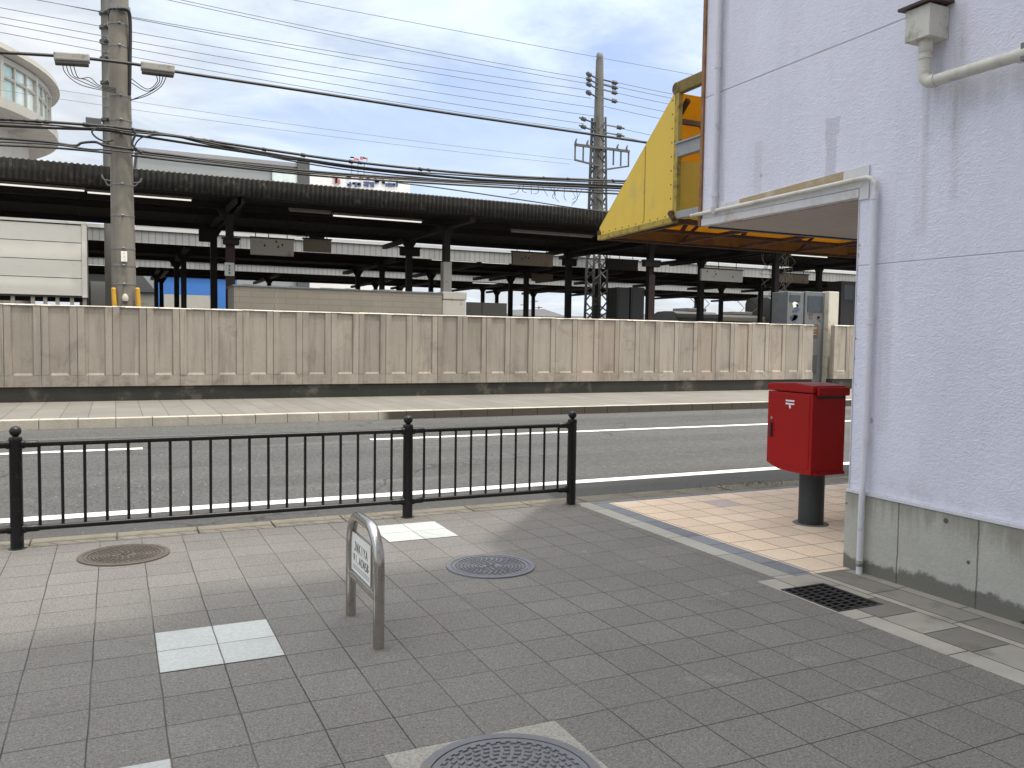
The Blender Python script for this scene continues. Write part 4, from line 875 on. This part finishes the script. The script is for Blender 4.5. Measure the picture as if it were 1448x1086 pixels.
# lockers
for (pa, pb_, lab) in ((872, 890, 'left dark grey steel locker right of the lattice pole'), (892, 911, 'right dark grey steel locker beside the brown column')):
    a, b_ = onY(pa, 430, 28).x, onY(pb_, 430, 28).x; z1 = onY(pa, 406, 28).z
    t = thing('steel_locker', ((a+b_)/2, 28.3, 1.05), lab, 'locker', 'tall dark lockers on the platform')
    MB().box(a, b_, 28, 28.6, 1.05, z1).build('body', M['locker'], t, bevel=.015); MB().box(a+.06, b_-.06, 27.985, 27.998, 1.2, z1-.08).build('door', M['locker'], t, bevel=.008)
a, b_ = onY(1189, 430, 27).x, onY(1240, 430, 27).x; z1 = onY(1205, 398, 27).z
t = thing('steel_locker', ((a+b_)/2, 27.4, 1.05), 'wide dark cabinet glimpsed right of the white pillar', 'locker', 'tall dark lockers on the platform')
MB().box(a, b_, 27, 27.8, 1.05, z1).build('body', M['locker'], t, bevel=.015); MB().box(a+.15, b_-.2, 26.985, 26.998, z1-.8, z1-.15).build('door', M['machine_dark'], t, bevel=.008)
# train cars standing at the far platforms
def train(pa, pb_, ptop, Y, label, matk='bld_grey'):
    a, b_ = onY(pa, 440, Y).x, onY(pb_, 440, Y).x; z1 = onY((pa+pb_)/2, ptop, Y).z
    t = thing('train_car', ((a+b_)/2, Y+1.4, .2), label, 'train car', 'train cars standing at the station')
    prof = [(Y, .9), (Y, z1-.45), (Y+.12, z1-.18), (Y+.5, z1-.03), (Y+1.4, z1), (Y+2.3, z1-.03), (Y+2.68, z1-.18), (Y+2.8, z1-.45), (Y+2.8, .9)]
    MB().prism(prof, 'x', a, b_).build('body', M[matk], t, bevel=.03)
    n = max(2, int((b_-a)/1.7))
    for i in range(n):
        x = a+(b_-a)*(i+.2)/n; MB().box(x, x+(b_-a)/n*.6, Y-.012, Y-.002, z1-1.25, z1-.55).build('window', M['machine_dark'], t)
    m = MB(); xm = a+(b_-a)*.35; m.box(xm, xm+1.6, Y+.6, Y+2.2, z1+.002, z1+.22); m.build('roof_unit', M['bld_grey'], t, bevel=.03)
    m = MB(); xp = a+(b_-a)*.7
    for y in (Y+.7, Y+2.1): m.tube([(xp, y, z1-.02), (xp+.7, y, z1+.55), (xp+.05, y, z1+1.05)], .025, 5)
    m.tube([(xp+.05, Y+.4, z1+1.05), (xp+.05, Y+2.4, z1+1.05)], .025, 5); m.build('pantograph', M['dark_steel'], t)
train(958, 1018, 440, 45.3, 'grey train car behind the wall left of the hanging box sign', 'train_grey')
train(1022, 1090, 445, 45.6, 'dark train car behind the wall below the hanging box sign', 'locker')
train(1092, 1118, 420, 45.2, 'grey train car end glimpsed left of the vending machine', 'locker')
# tangle of pale wires
P0 = onY(1100, 360, 26.4)
m = MB()
for i in range(16):
    x = P0.x+random.gauss(0, .35); pts = [(x, 26.4+random.uniform(-.2, .2), P0.z+.05)]
    for k_ in range(5): pts.append((x+random.gauss(0, .22), 26.4+random.uniform(-.2, .2), P0.z-(k_+1)*.28*random.uniform(.7, 1.2)))
    m.tube(smooth_path(pts, 4), .008, 4)
tag(m.build('wire_tangle', M['white_col']), 'loose tangle of pale wires hanging below the awning over the platform', 'wires')

# cream panelled container on legs
S0, S1 = -9.0, onY(122, 360, 22.2).x
zt_, zb_ = onY(60, 314, 22.2).z, onY(60, 419, 22.2).z
t = thing('cream_cabin', ((S0+S1)/2, 23, 1.0), 'cream panelled trackside cabin on short legs above the concrete wall', 'cabin')
MB().box(S0, S1, 22.24, 23.3, zb_, zt_-.02).build('core', M['cream_dark'], t)
for i in range(4):
    h = (zt_-zb_-.05)/4; z = zb_+.03+i*h; MB().box(S0, S1-.10, 22.20, 22.25, z+.008, z+h-.008).build('wall_panel', M['cream'], t)
m = MB(); m.box(S1-.095, S1+.015, 22.18, 22.26, zb_, zt_); m.build('corner_post', M['cream'], t)
m = MB(); m.box(S0, S1+.02, 22.17, 23.32, zt_+.001, zt_+.05); m.build('roof', M['cream'], t)
m = MB(); m.box(S1-.03, S1+.012, 22.3, 23.28, zb_+.02, zt_-.02); m.build('end_wall', M['galv'], t)
for x in (-2.1, -1.7, -1.45, -1.2, -.9, S1-.05):
    m = MB(); m.box(x-.04, x+.04, 22.3, 22.4, .2, zb_); m.build('leg', M['white_col'], t)
MB().box(S0, S1, 22.6, 22.7, zb_-.10, zb_).build('floor_beam', M['dark_steel'], t)

# ------------------------------------------------------------------ poles
PYL = 22.0
pc_b, pc_t = onY(175.5, 420, PYL), onY(167.5, 0, PYL)
dirp = (pc_t-pc_b)/(pc_t.z-pc_b.z)
def pax(z): return pc_b + dirp*(z-pc_b.z)
up_ = thing('utility_pole', (pax(0).x, PYL, 0), 'thick round concrete utility pole rising behind concrete wall', 'utility pole')
m = MB(); zs = [0, 2, 4, 6, 8, 10, 12.5]; m.tube([pax(z) for z in zs], [.285-.0075*z for z in zs], 28); m.build('shaft', M['pole_conc'], up_, smooth=True)
for py in (20, 37, 68, 138, 172, 190, 212, 262, 306, 352, 376, 402):
    q = onY(172, py, PYL); c_ = pax(q.z); rr = .285-.0075*q.z
    m = MB(); m.tube([c_+Vector((0,0,-.018)), c_+Vector((0,0,.018))], rr+.008, 28); m.tube([c_+Vector((-.02,-rr-.03,0)), c_+Vector((.03,-rr-.03,0))], .022, 6); m.build('band', M['galv'], up_, smooth=True)
q = pax(onY(170, 14, PYL).z); m = MB(); m.tube([q+Vector((0,0,-.06)), q+Vector((0,0,.06))], .25, 28); m.build('collar', M['galv'], up_, smooth=True)
m = MB(); m.tube(smooth_path([onY(166, 12, 21.7), onY(180, 14, 21.72), onY(184, 30, 21.8), onY(184, 80, 21.85), onY(183, 134, 21.85)], 6), .04, 8); m.build('riser_cable', M['cable'], up_, smooth=True)
m = MB(); m.tube(smooth_path([onY(163, 12, 21.75), onY(155, 16, 21.9), onY(155, 40, 22), onY(156, 70, 22.1)], 5), .022, 6); m.build('jumper_cable', M['cable'], up_, smooth=True)
for (px, lab) in ((160.5, -1), (194.5, 1)):
    a, b_ = onY(px, 408, 21.75), onY(px+1.5, 434, 21.75); m = MB(); m.tube([a+Vector((0,0,.02)), a, b_, Vector((b_.x, 21.75, .3))], [.03, .05, .055, .055], 10); m.build('cable_guard', M['guard'], up_, smooth=True)
a, b_ = onY(171, 355, 21.70), onY(180, 370, 21.70); m = MB(); m.box(a.x, b_.x, 21.70, 21.715, b_.z, a.z); np_ = m.build('number_plate', M['sign_white'], up_)
m = MB()
for i, dz in enumerate((.04, .12, .19, .25)): m.box(a.x+.06, b_.x-.06, 21.694, 21.698, a.z-dz-.02, a.z-dz)
m.build('plate_characters', M['ink'], np_)
a = onY(177, 421, 21.70); m = MB(); m.lathe([(.0, -.09), (.06, -.08), (.075, 0), (.04, .08), (0, .09)], (a.x, 21.72, a.z), 10); m.build('cable_cap', M['white_col'], up_, smooth=True)
for s_ in (-1, 1):
    c_ = pax(onY(172, 258, PYL).z); m = MB(); m.tube(smooth_path([c_+Vector((s_*.2, -.1, 0)), c_+Vector((s_*.38, -.12, .02)), c_+Vector((s_*.42, -.12, .12)), c_+Vector((s_*.30, -.1, -.10 if s_ < 0 else -.05)), c_+Vector((s_*.22, -.1, -.08))], 5), .014, 6); m.build('foot_ring', M['galv'], up_, smooth=True)
# rear thinner pole
RPY = 34.2
b_, t2 = onY(156, 330, RPY), onY(149.5, 0, RPY); d2 = (t2-b_)/(t2.z-b_.z)
rp = thing('rail_pole', (b_.x, RPY, 0), 'slimmer grey railway pole directly behind the thick concrete pole', 'railway pole')
m = MB(); m.tube([b_+d2*(z-b_.z) for z in (0, 6, 15)], [.22, .20, .16], 16); m.build('shaft', M['mast_conc'], rp, smooth=True)
for py in (20, 40, 60, 84, 118, 170, 205):
    q = onY(151, py, RPY); q = b_+d2*(q.z-b_.z); m = MB(); m.tube([q+Vector((0,0,-.05)), q+Vector((0,0,.05))], .235, 14); m.tube([q+Vector((-.05,-.22,0)), q+Vector((.05,-.30,.03))], .06, 6); m.build('clamp', M['mast_steel'], rp, smooth=True)
m = MB(); m.box(b_.x-.75, b_.x-.25, RPY-.2, RPY+.1, onY(150, 178, RPY).z-.2, onY(150, 178, RPY).z+.2); m.build('junction_box', M['bld_dark'], rp, bevel=.02)
# lattice pole on the right
TY_ = 34.0
zt3 = onY(848, 84, TY_).z; zl3 = onY(845, 185, TY_).z
xb, xt = onY(843, 440, TY_), onY(848, 84, TY_); d3 = (xt-xb)/(xt.z-xb.z)
def tax(z): return xb+d3*(z-xb.z)
tp = thing('lattice_pole', (tax(0).x, TY_, 0), 'tall railway pole with lattice legs and wire insulators', 'railway pole')
m = MB(); m.tube([tax(z) for z in (zl3-4.3, zl3, zt3)], [.26, .24, .17], 18); m.build('shaft', M['mast_conc'], tp, smooth=True)
m = MB(); m.lathe([(.0, 0), (.14, .02), (.17, .14), (.12, .28), (0, .32)], tax(zt3), 12); m.build('cap', M['galv'], tp, smooth=True)
for sx in (-1, 1):
    for sy in (-1, 1):
        m = MB(); m.bar(tax(0)+Vector((sx*.44, sy*.40, 0)), tax(zl3+.6)+Vector((sx*.22, sy*.22, 0)), .10, .10); m.build('leg', M['mast_steel'], tp)
def corner(z, sx, sy): k_ = z/(zl3+.6); w_ = .44*(1-k_)+.22*k_; return tax(z)+Vector((sx*w_, sy*w_, 0))
m = MB(); nz = 24
for i in range(nz):
    z0, z1 = (zl3+.4)*i/nz, (zl3+.4)*(i+1)/nz
    for (s1, s2) in (((-1,-1),(1,-1)), ((1,-1),(1,1)), ((1,1),(-1,1)), ((-1,1),(-1,-1))):
        m.bar(corner(z0, *s1), corner(z1, *s2) if i % 2 else corner(z1, *s1), .05, .05) if i % 2 else m.bar(corner(z0, *s2), corner(z1, *s1), .05, .05)
m.build('bracing', M['mast_steel'], tp)
def insul(m_, p_, q_): m_.tube([p_, q_], .035, 6); mid = Vector(p_).lerp(Vector(q_), .75); d_ = (Vector(q_)-Vector(p_)).normalized()*.10; m_.tube([mid-d_, mid+d_], .10, 8)
for py, w_ in ((113, 1), (120, 1), (127, 1), (139, 1)):
    for s_ in (-1, 1):
        q = tax(onY(848, py, TY_).z); m = MB(); insul(m, q+Vector((s_*.15,-.1,0)), q+Vector((s_*.85,-.25,.12*s_*-1))); m.build('insulator', M['mast_steel'], tp)
for py in (176, 187):
    for s_ in (-1, 1):
        q = tax(onY(846, py, TY_).z); m = MB(); insul(m, q+Vector((s_*.2,-.1,0)), q+Vector((s_*1.2,-.3,-.1*s_))); m.build('insulator', M['mast_steel'], tp)
zc = onY(845, 213, TY_).z; q = tax(zc); m = MB(); m.bar(q+Vector((-1.45,-.35,.05)), q+Vector((1.45,-.35,.05)), .10, .11); m.bar(q+Vector((-1.45,-.35,-.62)), q+Vector((-.1,-.35,-.78)), .07, .07); m.bar(q+Vector((1.45,-.35,-.62)), q+Vector((.1,-.35,-.92)), .07, .07)
for x in (-1.42, -1.0, -.6, .6, 1.0, 1.42): m.bar(q+Vector((x,-.35,.05)), q+Vector((x,-.35,-.66)), .055, .055)
for x in (-1.4, -.8, .8, 1.3): m.tube([q+Vector((x,-.35,.08)), q+Vector((x,-.35,.2)), q+Vector((x+.05,-.35,.32))], [.07, .05, .03], 6)
m.build('crossarm', M['mast_steel'], tp)

# ------------------------------------------------------------------ overhead wires, each its own line from pole to pole
def cable(name, pts, r, mat, label, cat='cable', group=None):
    m = MB(); m.tube(pts, r, 6); return tag(m.build(name, mat, None, smooth=True), label, cat, group)
WG = 'thin railway wires overhead'
for i, (a, b_, lab) in enumerate((
    ((299, 0), (836, 112), 'topmost thin wire running to the upper insulators of lattice pole'),
    ((280, 0), (836, 119), 'second thin wire running to the upper insulators of lattice pole'),
    ((200, 19), (836, 139), 'fourth thin wire to the upper insulators of lattice pole'),
    ((150, 8), (836, 128), 'third thin wire to the upper insulators of lattice pole'),
    ((150, 29), (840, 152), 'first of the thin wires passing below the upper insulators'),
    ((150, 42), (840, 164), 'second of the thin wires passing below the upper insulators'),
    ((150, 52), (826, 175), 'thin wire ending at the upper of the middle insulators'),
    ((150, 64), (822, 184), 'thin wire ending at the lower of the middle insulators'),
    ((150, 128), (810, 226), 'upper faint wire low in the sky ending at the crossarm'),
    ((150, 140), (806, 232), 'lower faint wire low in the sky ending at the crossarm'))):
    A = onY(*a, RPY-.2); B = onY(*b_, TY_-.3); dd = (A-B); A2 = A + dd*.6
    cable('overhead_wire', sagline(A2, B, .25, 40), .013 if i < 8 else .008, M['wire'], lab, 'wire', WG)
for i, (py, lab) in enumerate(((112, 'topmost'), (118, 'second highest'), (127, 'third highest'), (139, 'fourth highest'), (150, 'third lowest'), (176, 'second lowest'), (187, 'lowest'))):
    A = onY(853, py, TY_-.3); B = onY(1080, py+42, TY_-.3); cable('overhead_wire', sagline(A, B, .1, 16), .013, M['wire'], lab+' thin wire leaving lattice pole towards the yellow awning', 'wire', WG)
A, B = onY(560, 24, TY_), onY(1080, 124, TY_); A = A+(A-B)*1.6; cable('overhead_wire', sagline(A, B, .1, 30), .012, M['wire'], 'thin ground wire crossing the very top of lattice pole', 'wire', WG)
# heavy cables past the thick pole
CG = 'heavy black cables strung along the street'
def heavy(ptsL, r, label, Y=21.6):
    return cable('overhead_cable', smooth_path([onY(x, y, Y) for x, y in ptsL], 8), r, M['cable'], label, 'cable', CG)
heavy([(-40, 72), (75, 78.5), (127, 83), (199, 92), (247, 101), (420, 127), (640, 161), (830, 189), (1010, 216)], .036, 'heavy cable carrying both grey splice boxes')
bundle = smooth_path([onY(x, y, 21.65) for x, y in [(-40, 166), (60, 172), (143, 178), (187, 183), (300, 200), (509, 230), (700, 248), (877, 256), (1010, 261)]], 16)
main_cable = heavy([(-40, 166), (60, 172), (143, 178), (187, 183), (300, 200), (509, 230), (700, 248), (877, 256), (1010, 261)], .034, 'uppermost thick cable of the bundle above the dark canopy', 21.65)
heavy([(-40, 170), (60, 176), (120, 181), (150, 181), (190, 187), (260, 194), (330, 208), (509, 236), (640, 247), (760, 254), (877, 259), (1010, 265)], .022, 'slim cable weaving just under the uppermost thick cable', 21.55)
heavy([(-40, 176), (70, 181), (145, 184), (190, 191), (300, 208), (421, 226), (560, 243), (697, 255), (877, 263), (1010, 270)], .030, 'second thick cable of bundle above the dark canopy', 21.72)
heavy([(187, 187), (240, 191), (300, 205), (380, 218), (480, 235), (600, 248), (760, 260), (1010, 268)], .024, 'third cable of bundle, twisting just below second', 21.8)
heavy([(188, 214), (194, 200), (206, 193), (235, 192), (300, 203), (420, 229), (560, 248), (760, 262), (1010, 272)], .017, 'slim cable looping up beside the concrete pole into bundle', 21.6)
heavy([(-40, 193), (60, 200), (104, 206), (116, 202), (135, 201), (150, 206), (192, 212), (212, 216), (240, 219), (340, 232), (449, 243), (560, 251), (670, 257), (877, 266), (1010, 272)], .030, 'fourth thick cable, nearest above the grey building roof', 21.58)
heavy([(-40, 199), (70, 204), (125, 211), (150, 212), (195, 217), (300, 229), (440, 245), (640, 258), (835, 268), (1010, 277)], .020, 'slim cable between fourth and lowest thick cables', 21.5)
heavy([(-40, 204), (60, 208), (143, 215), (195, 221), (300, 233), (465, 250), (640, 261), (835, 272), (1010, 282)], .026, 'lowest thick cable of the bundle just over the canopy edge', 21.9)
heavy([(560, 258), (631, 267), (740, 283), (835, 297), (1010, 318)], .018, 'thin lower messenger cable running just above canopy edge', 23.0)
heavy([(187, 181), (191, 190), (187, 203), (193, 211), (201, 216)], .030, 'short thick loop of cable hugging right side of concrete pole', 21.5)
heavy([(139, 180), (130, 186), (137, 195), (150, 200), (160, 198)], .022, 'short loop of cable hugging left side of concrete pole', 21.5)
rk = random.Random(11)
for i in range(34):
    q = bundle[rk.randrange(4, len(bundle)-4)]; m = MB(); m.tube([q+Vector((-.05, 0, .006)), q+Vector((.05, 0, -.008))], rk.uniform(.042, .052), 7); m.build('clip', M['cable'], main_cable)
m = MB()
for i in range(15):
    x = 735+i*8+random.uniform(-3, 3); y0 = 258+(x-697)*.07; y1 = 282+(x-735)*.15
    a, b_ = onY(x, y0, 22.4), onY(x+random.uniform(-16, 16), y1-random.uniform(0, 12), 22.7); mid = a.lerp(b_, .6)+Vector((random.uniform(-.15, .15), 0, -.05)); m.tube(smooth_path([a, mid, b_], 4), .008, 4)
tag(m.build('dropper_wires', M['cable']), 'thin zigzag hanger wires between cable bundle and canopy by lattice pole', 'wires')
# splice boxes
def closure(a, b_, hpx, label):
    A, B = onY(*a, 21.6), onY(*b_, 21.6); t = thing('splice_box', tuple(A.lerp(B, .5)), label, 'splice box', 'grey splice boxes on the cable'); d = (B-A).normalized(); up = Vector((0,0,1))
    h = hpx/FPX*23.6
    m = MB(); m.bar(A+up*h*.12, B+up*h*.12, .24, h*.76); m.build('case', M['closure'], t, bevel=.03)
    m = MB(); m.bar(A+d*.02-up*h*.42, B-d*.02-up*h*.42, .20, h*.30); m.build('base', M['closure_dark'], t, bevel=.02)
    return t, A, B
c_l, A1, B1 = closure((76, 82), (127, 85.5), 12, 'grey splice box on cable left of the concrete pole')
c_r, A2, B2 = closure((199, 95), (247, 101), 12, 'grey splice box on cable right of the concrete pole')
m = MB()
for k_ in range(4): m.tube(smooth_path([onY(88+k_*5, 90, 21.55), onY(93+k_*6, 104+k_*2, 21.55), onY(112+k_*5, 119-k_*3, 21.55), onY(141, 127-k_*2, 21.7), onY(164, 131-k_*2, 21.72)], 5), .010, 5)
m.build('drop_wires', M['cable'], c_l, smooth=True)
m = MB()
for k_ in range(4): m.tube(smooth_path([onY(236-k_*5, 106, 21.55), onY(228-k_*2, 122-k_*2, 21.55), onY(208, 135-k_*3, 21.55), onY(184, 128-k_*6 if k_ > 1 else 142, 21.72)], 5), .010, 5)
m.build('drop_wires', M['cable'], c_r, smooth=True)

# ------------------------------------------------------------------ buildings beyond the tracks
# round glazed building
RC = Vector((-14.5, 50, 0)); RRad = 12.0
rb = thing('round_building', (RC.x, RC.y, 0), 'curved cream building with a band of windows above the canopy', 'building')
zs_ = onY(40, 83, RC.y-RRad+.4).z
def ring(prof, name, mat, sm=True): m = MB(); m.lathe(prof, (RC.x, RC.y, 0), 96); return m.build(name, mat, rb, smooth=sm)
ring([(0, 14.55), (11.4, 14.45), (12.0, 14.2), (12.05, 13.95), (11.8, 13.85), (10.6, 13.8), (0, 13.8)], 'roof', M['bld_cream'])
zw0, zw1 = 11.93, 13.8
ring([(11.5, zw0), (11.5, zw1)], 'glazing', M['glass'])
ring([(0, 10.9), (10.4, 10.95), (11.6, 11.25), (11.95, 11.42), (11.95, 11.86), (11.7, 11.92), (10.5, 11.92)], 'balcony_band', M['bld_cream'])
ring([(10.6, 0), (10.6, 11.1)], 'lower_wall', M['bld_cream'])
for a in range(0, 360, 5):
    c_, s_ = math.cos(math.radians(a)), math.sin(math.radians(a))
    if s_ > .35 or c_ < -.4: continue
    x, y = RC.x+11.55*c_, RC.y+11.55*s_; w_ = .09 if a % 15 else .22
    m = MB(); m.bar((x, y, zw0), (x, y, zw1), w_, w_, up=(c_, s_, 0)); m.build('mullion', M['frame_alu'], rb)
m = MB(); m.tube([(RC.x+11.55*math.cos(math.radians(a)), RC.y+11.55*math.sin(math.radians(a)), 12.95) for a in range(-120, 25, 3)], .07, 5); m.build('transom', M['frame_alu'], rb)
ring([(11.5, zw1-.28), (11.65, zw1-.25), (11.65, zw1-.02), (11.5, zw1-.01)], 'head_band', M['bld_cream'])

def fbox(px0, px1, pyt, Y, depth, z0=0): A, B = onY(px0, pyt, Y), onY(px1, pyt, Y); return A.x, B.x, Y, Y+depth, z0, onY((px0+px1)/2, pyt, Y).z
# long grey building, white building with lettering
t = thing('grey_building', (onY(320, 250, 78).x, 80, 0), 'long low grey building showing above the canopy behind the cables', 'building')
a = fbox(195, 421, 226, 78, 12); MB().box(*a).build('wall', M['bld_grey'], t); MB().box(a[0]-.2, a[1]+.2, 77.8, 90, a[5]+.01, a[5]+.35).build('roof', M['roof_far'], t)
b_ = fbox(421, 438, 228, 77.5, 11); MB().box(*b_).build('end_wall', M['bld_dark'], t)
q = onY(404, 250, 77.9); MB().box(q.x-1.2, q.x+1.1, 77.7, 77.95, q.z-.5, q.z+.55).build('window', M['glass'], t)
t = thing('white_shop_building', (onY(510, 250, 95).x, 98, 0), 'white building with faded blue and red lettering above canopy', 'building')
a = fbox(438, 580, 249, 95, 10); MB().box(*a).build('wall', M['bld_white'], t)
m = MB(); rnd = random.Random(3)
def marks(mb, pxs, py0, py1, Y, rn, th=.22):
    for px in pxs:
        P, Q = onY(px, py0, Y), onY(px+7, py1, Y); w_ = Q.x-P.x; h_ = P.z-Q.z
        for _ in range(3):
            if rn.random() < .5: x = P.x+w_*rn.uniform(0, .8); mb.box(x, x+th, Y-.06, Y-.01, Q.z+h_*rn.uniform(0, .2), Q.z+h_*rn.uniform(.7, 1))
            else: z = Q.z+h_*rn.uniform(.1, .85); mb.box(P.x, P.x+w_*rn.uniform(.5, .9), Y-.055, Y-.012, z, z+th)
marks(m, (491, 498, 505, 514, 521, 530, 540, 548, 555), 256, 265, 94.95, rnd); m.build('lettering', M['ink_blue'], t)
m = MB(); marks(m, (470, 490, 508, 518, 527, 536, 548, 556), 248.5, 254, 94.9, rnd, .2); marks(m, (472,), 250, 260, 94.88, rnd, .3); m.build('lettering', M['ink_red'], t)
rs = thing('roof_sign', (onY(507, 232, 97).x, 97, 0), 'small faded red roof sign standing on the white lettered building', 'sign')
m = MB(); marks(m, (495, 502, 509, 513), 222, 228, 97, rnd, .15); m.build('lettering', M['ink_red'], rs); A, B = onY(494, 229, 97), onY(519, 229, 97); MB().box(A.x, B.x, 96.9, 97, A.z-.1, A.z+.1).build('rail', M['ink_red'], rs)
m = MB(); 
for x in (A.x+.3, (A.x+B.x)/2, B.x-.3): m.tube([(x, 97.1, onY(507, 250, 97).z-.6), (x, 97.1, A.z+.2)], .05, 5)
m.build('support_frame', M['galv'], rs)
# blue clad building, grey roofed hut, distant roofs
t = thing('blue_building', (onY(268, 405, 70).x, 73, 0), 'bright blue clad building seen between the platform columns', 'building')
a = fbox(222, 335, 393, 70, 6); MB().box(*a).build('wall', M['bld_blue'], t); MB().box(a[0], a[1], 69.9, 76, a[5]+.01, a[5]+.35).build('roof_edge', M['bld_white'], t)
m = MB(); q = fbox(232, 300, 417, 69.5, .3); MB().box(*q).build('base_wall', M['bld_cream'], t)
t = thing('hut', (onY(204, 410, 62).x, 64, 0), 'cream hut with dark grey roof just right of concrete pole', 'hut')
a = fbox(190, 219, 412, 62, 5); MB().box(*a).build('wall', M['bld_cream'], t)
z0, z1 = a[5], onY(200, 386, 62).z; m = MB(); m.prism([(a[0]-.6, z0-.05), (a[1]+.1, z0-.05), (a[1]-.9, z1), (a[0]-.6, z1)], 'y', 61.7, 67.3); m.build('roof', M['roof_grey'], t)
t = thing('dark_shed', (onY(142, 410, 58).x, 60, 0), 'dark flat roofed shed between cream cabin and concrete pole', 'shed')
a = fbox(112, 166, 386, 58, 5); MB().box(*a).build('wall', M['bld_dark'], t); MB().box(a[0]-.1, a[1]+.1, 57.9, 63.1, a[5]+.01, a[5]+.2).build('roof', M['roof_grey'], t); q = fbox(128, 150, 398, 57.9, .06, a[5]-2.4); MB().box(*q).build('shutter', M['bld_grey'], t)
t = thing('distant_house', (onY(765, 440, 130).x, 133, 0), 'distant house roof with aerials between platform columns', 'house')
a = fbox(715, 800, 447, 130, 8); MB().box(*a).build('wall', M['bld_cream'], t); z0 = a[5]
A, B, C_, D_ = onY(712, 447, 130), onY(725, 438, 130), onY(768, 437, 130), onY(803, 447, 130)
m = MB(); m.prism([(A.x, z0), (D_.x, z0), (C_.x, C_.z), (B.x, B.z)], 'y', 129.7, 138.3); m.build('roof', M['roof_far'], t)
m = MB()
for px, pt in ((741, 429), (756, 424), (762, 433)): P = onY(px, pt, 134); m.tube([(P.x, 134, z0), (P.x, 134, P.z)], .09, 5); m.bar((P.x-.7, 134, P.z-.3), (P.x+.7, 134, P.z-.2), .12, .12)
m.build('aerials', M['dark_steel'], t)
t = thing('distant_house', (onY(870, 445, 130).x, 133, 0), 'distant flat pale house right of the lattice pole', 'house')
MB().box(*fbox(806, 872, 447.5, 132, 8)).build('wall', M['roof_far'], t)
MB().box(*fbox(872, 960, 444, 132, 8)).build('extension', M['bld_grey'], t)

# ================================================================== light
SUN = Vector((.15, -.22, 1.0)).normalized()
elev = math.asin(SUN.z); azim = math.atan2(SUN.x, SUN.y)
w = bpy.data.worlds.new('World'); SC.world = w; w.use_nodes = True; nt = w.node_tree; nt.nodes.clear()
class WT(NT):
    def __init__(s, t): s.t = t; s._pos = None; s._obj = None
T = WT(nt)
sky = T.n('ShaderNodeTexSky', sky_type='NISHITA', sun_disc=False, sun_elevation=elev, sun_rotation=azim, altitude=20, air_density=1.2, dust_density=1.5, ozone_density=1.2)
gen = T.n('ShaderNodeTexCoord').outputs['Generated']
x, y, z = T.xyz(gen)
den = T.m2('ADD', T.m2('MAXIMUM', z, 0.0), .16); pl = T.vec(T.m2('DIVIDE', x, den), T.m2('DIVIDE', y, den), 0.0)
n1 = T.noise(T.n('ShaderNodeMapping', {'Vector': pl, 'Rotation': (0, 0, .5), 'Scale': (.8, 1.0, 1), 'Location': (3.1, 1.7, 0)}).outputs[0], .85, 9, .58, .35)
n2 = T.noise(T.n('ShaderNodeMapping', {'Vector': pl, 'Rotation': (0, 0, -.2), 'Scale': (.9, 1.1, 1), 'Location': (7, 2, 0)}).outputs[0], 2.6, 8, .6, .5)
cl = T.rng(T.m2('ADD', T.m2('MULTIPLY', n1, .7), T.m2('MULTIPLY', n2, .3)), .345, .54)
cl = T.m2('MAXIMUM', cl, T.rng(z, .05, .42, .76, 0.0))
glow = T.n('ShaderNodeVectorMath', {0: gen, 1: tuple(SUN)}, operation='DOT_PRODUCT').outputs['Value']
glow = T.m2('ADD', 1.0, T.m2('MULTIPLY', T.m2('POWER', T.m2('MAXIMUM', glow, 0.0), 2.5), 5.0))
SKYS = .17
skyc = T.mix(1.0, T.mul(sky.outputs[0], SKYS), (1.04, .94, 1.0), 'MULTIPLY')
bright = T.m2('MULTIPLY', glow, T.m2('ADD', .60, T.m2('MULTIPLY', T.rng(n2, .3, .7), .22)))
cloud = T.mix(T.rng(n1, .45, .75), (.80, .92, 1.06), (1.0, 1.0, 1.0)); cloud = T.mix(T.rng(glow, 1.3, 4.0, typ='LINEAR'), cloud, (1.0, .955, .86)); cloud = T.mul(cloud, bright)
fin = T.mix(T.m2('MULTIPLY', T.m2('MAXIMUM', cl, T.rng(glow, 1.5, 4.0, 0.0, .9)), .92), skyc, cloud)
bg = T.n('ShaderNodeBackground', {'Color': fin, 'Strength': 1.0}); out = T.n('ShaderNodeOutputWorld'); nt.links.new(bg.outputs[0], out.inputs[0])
sl = bpy.data.lights.new('sun', 'SUN'); sl.energy = 2.2; sl.angle = math.radians(.9); sl.color = (1.0, .93, .82)
so = bpy.data.objects.new('sun', sl); COL.objects.link(so); so.rotation_euler = SUN.to_track_quat('Z', 'Y').to_euler(); so.location = (0, 0, 40)

# ------------------------------------------------------------------ render settings
SC.view_settings.view_transform = 'Standard'; SC.view_settings.look = 'None'; SC.view_settings.exposure = 0.4; SC.view_settings.gamma = 1.0
SC.render.engine = 'CYCLES'; SC.cycles.max_bounces = 8; SC.cycles.use_denoising = True
SC.render.resolution_x, SC.render.resolution_y = 1024, 768
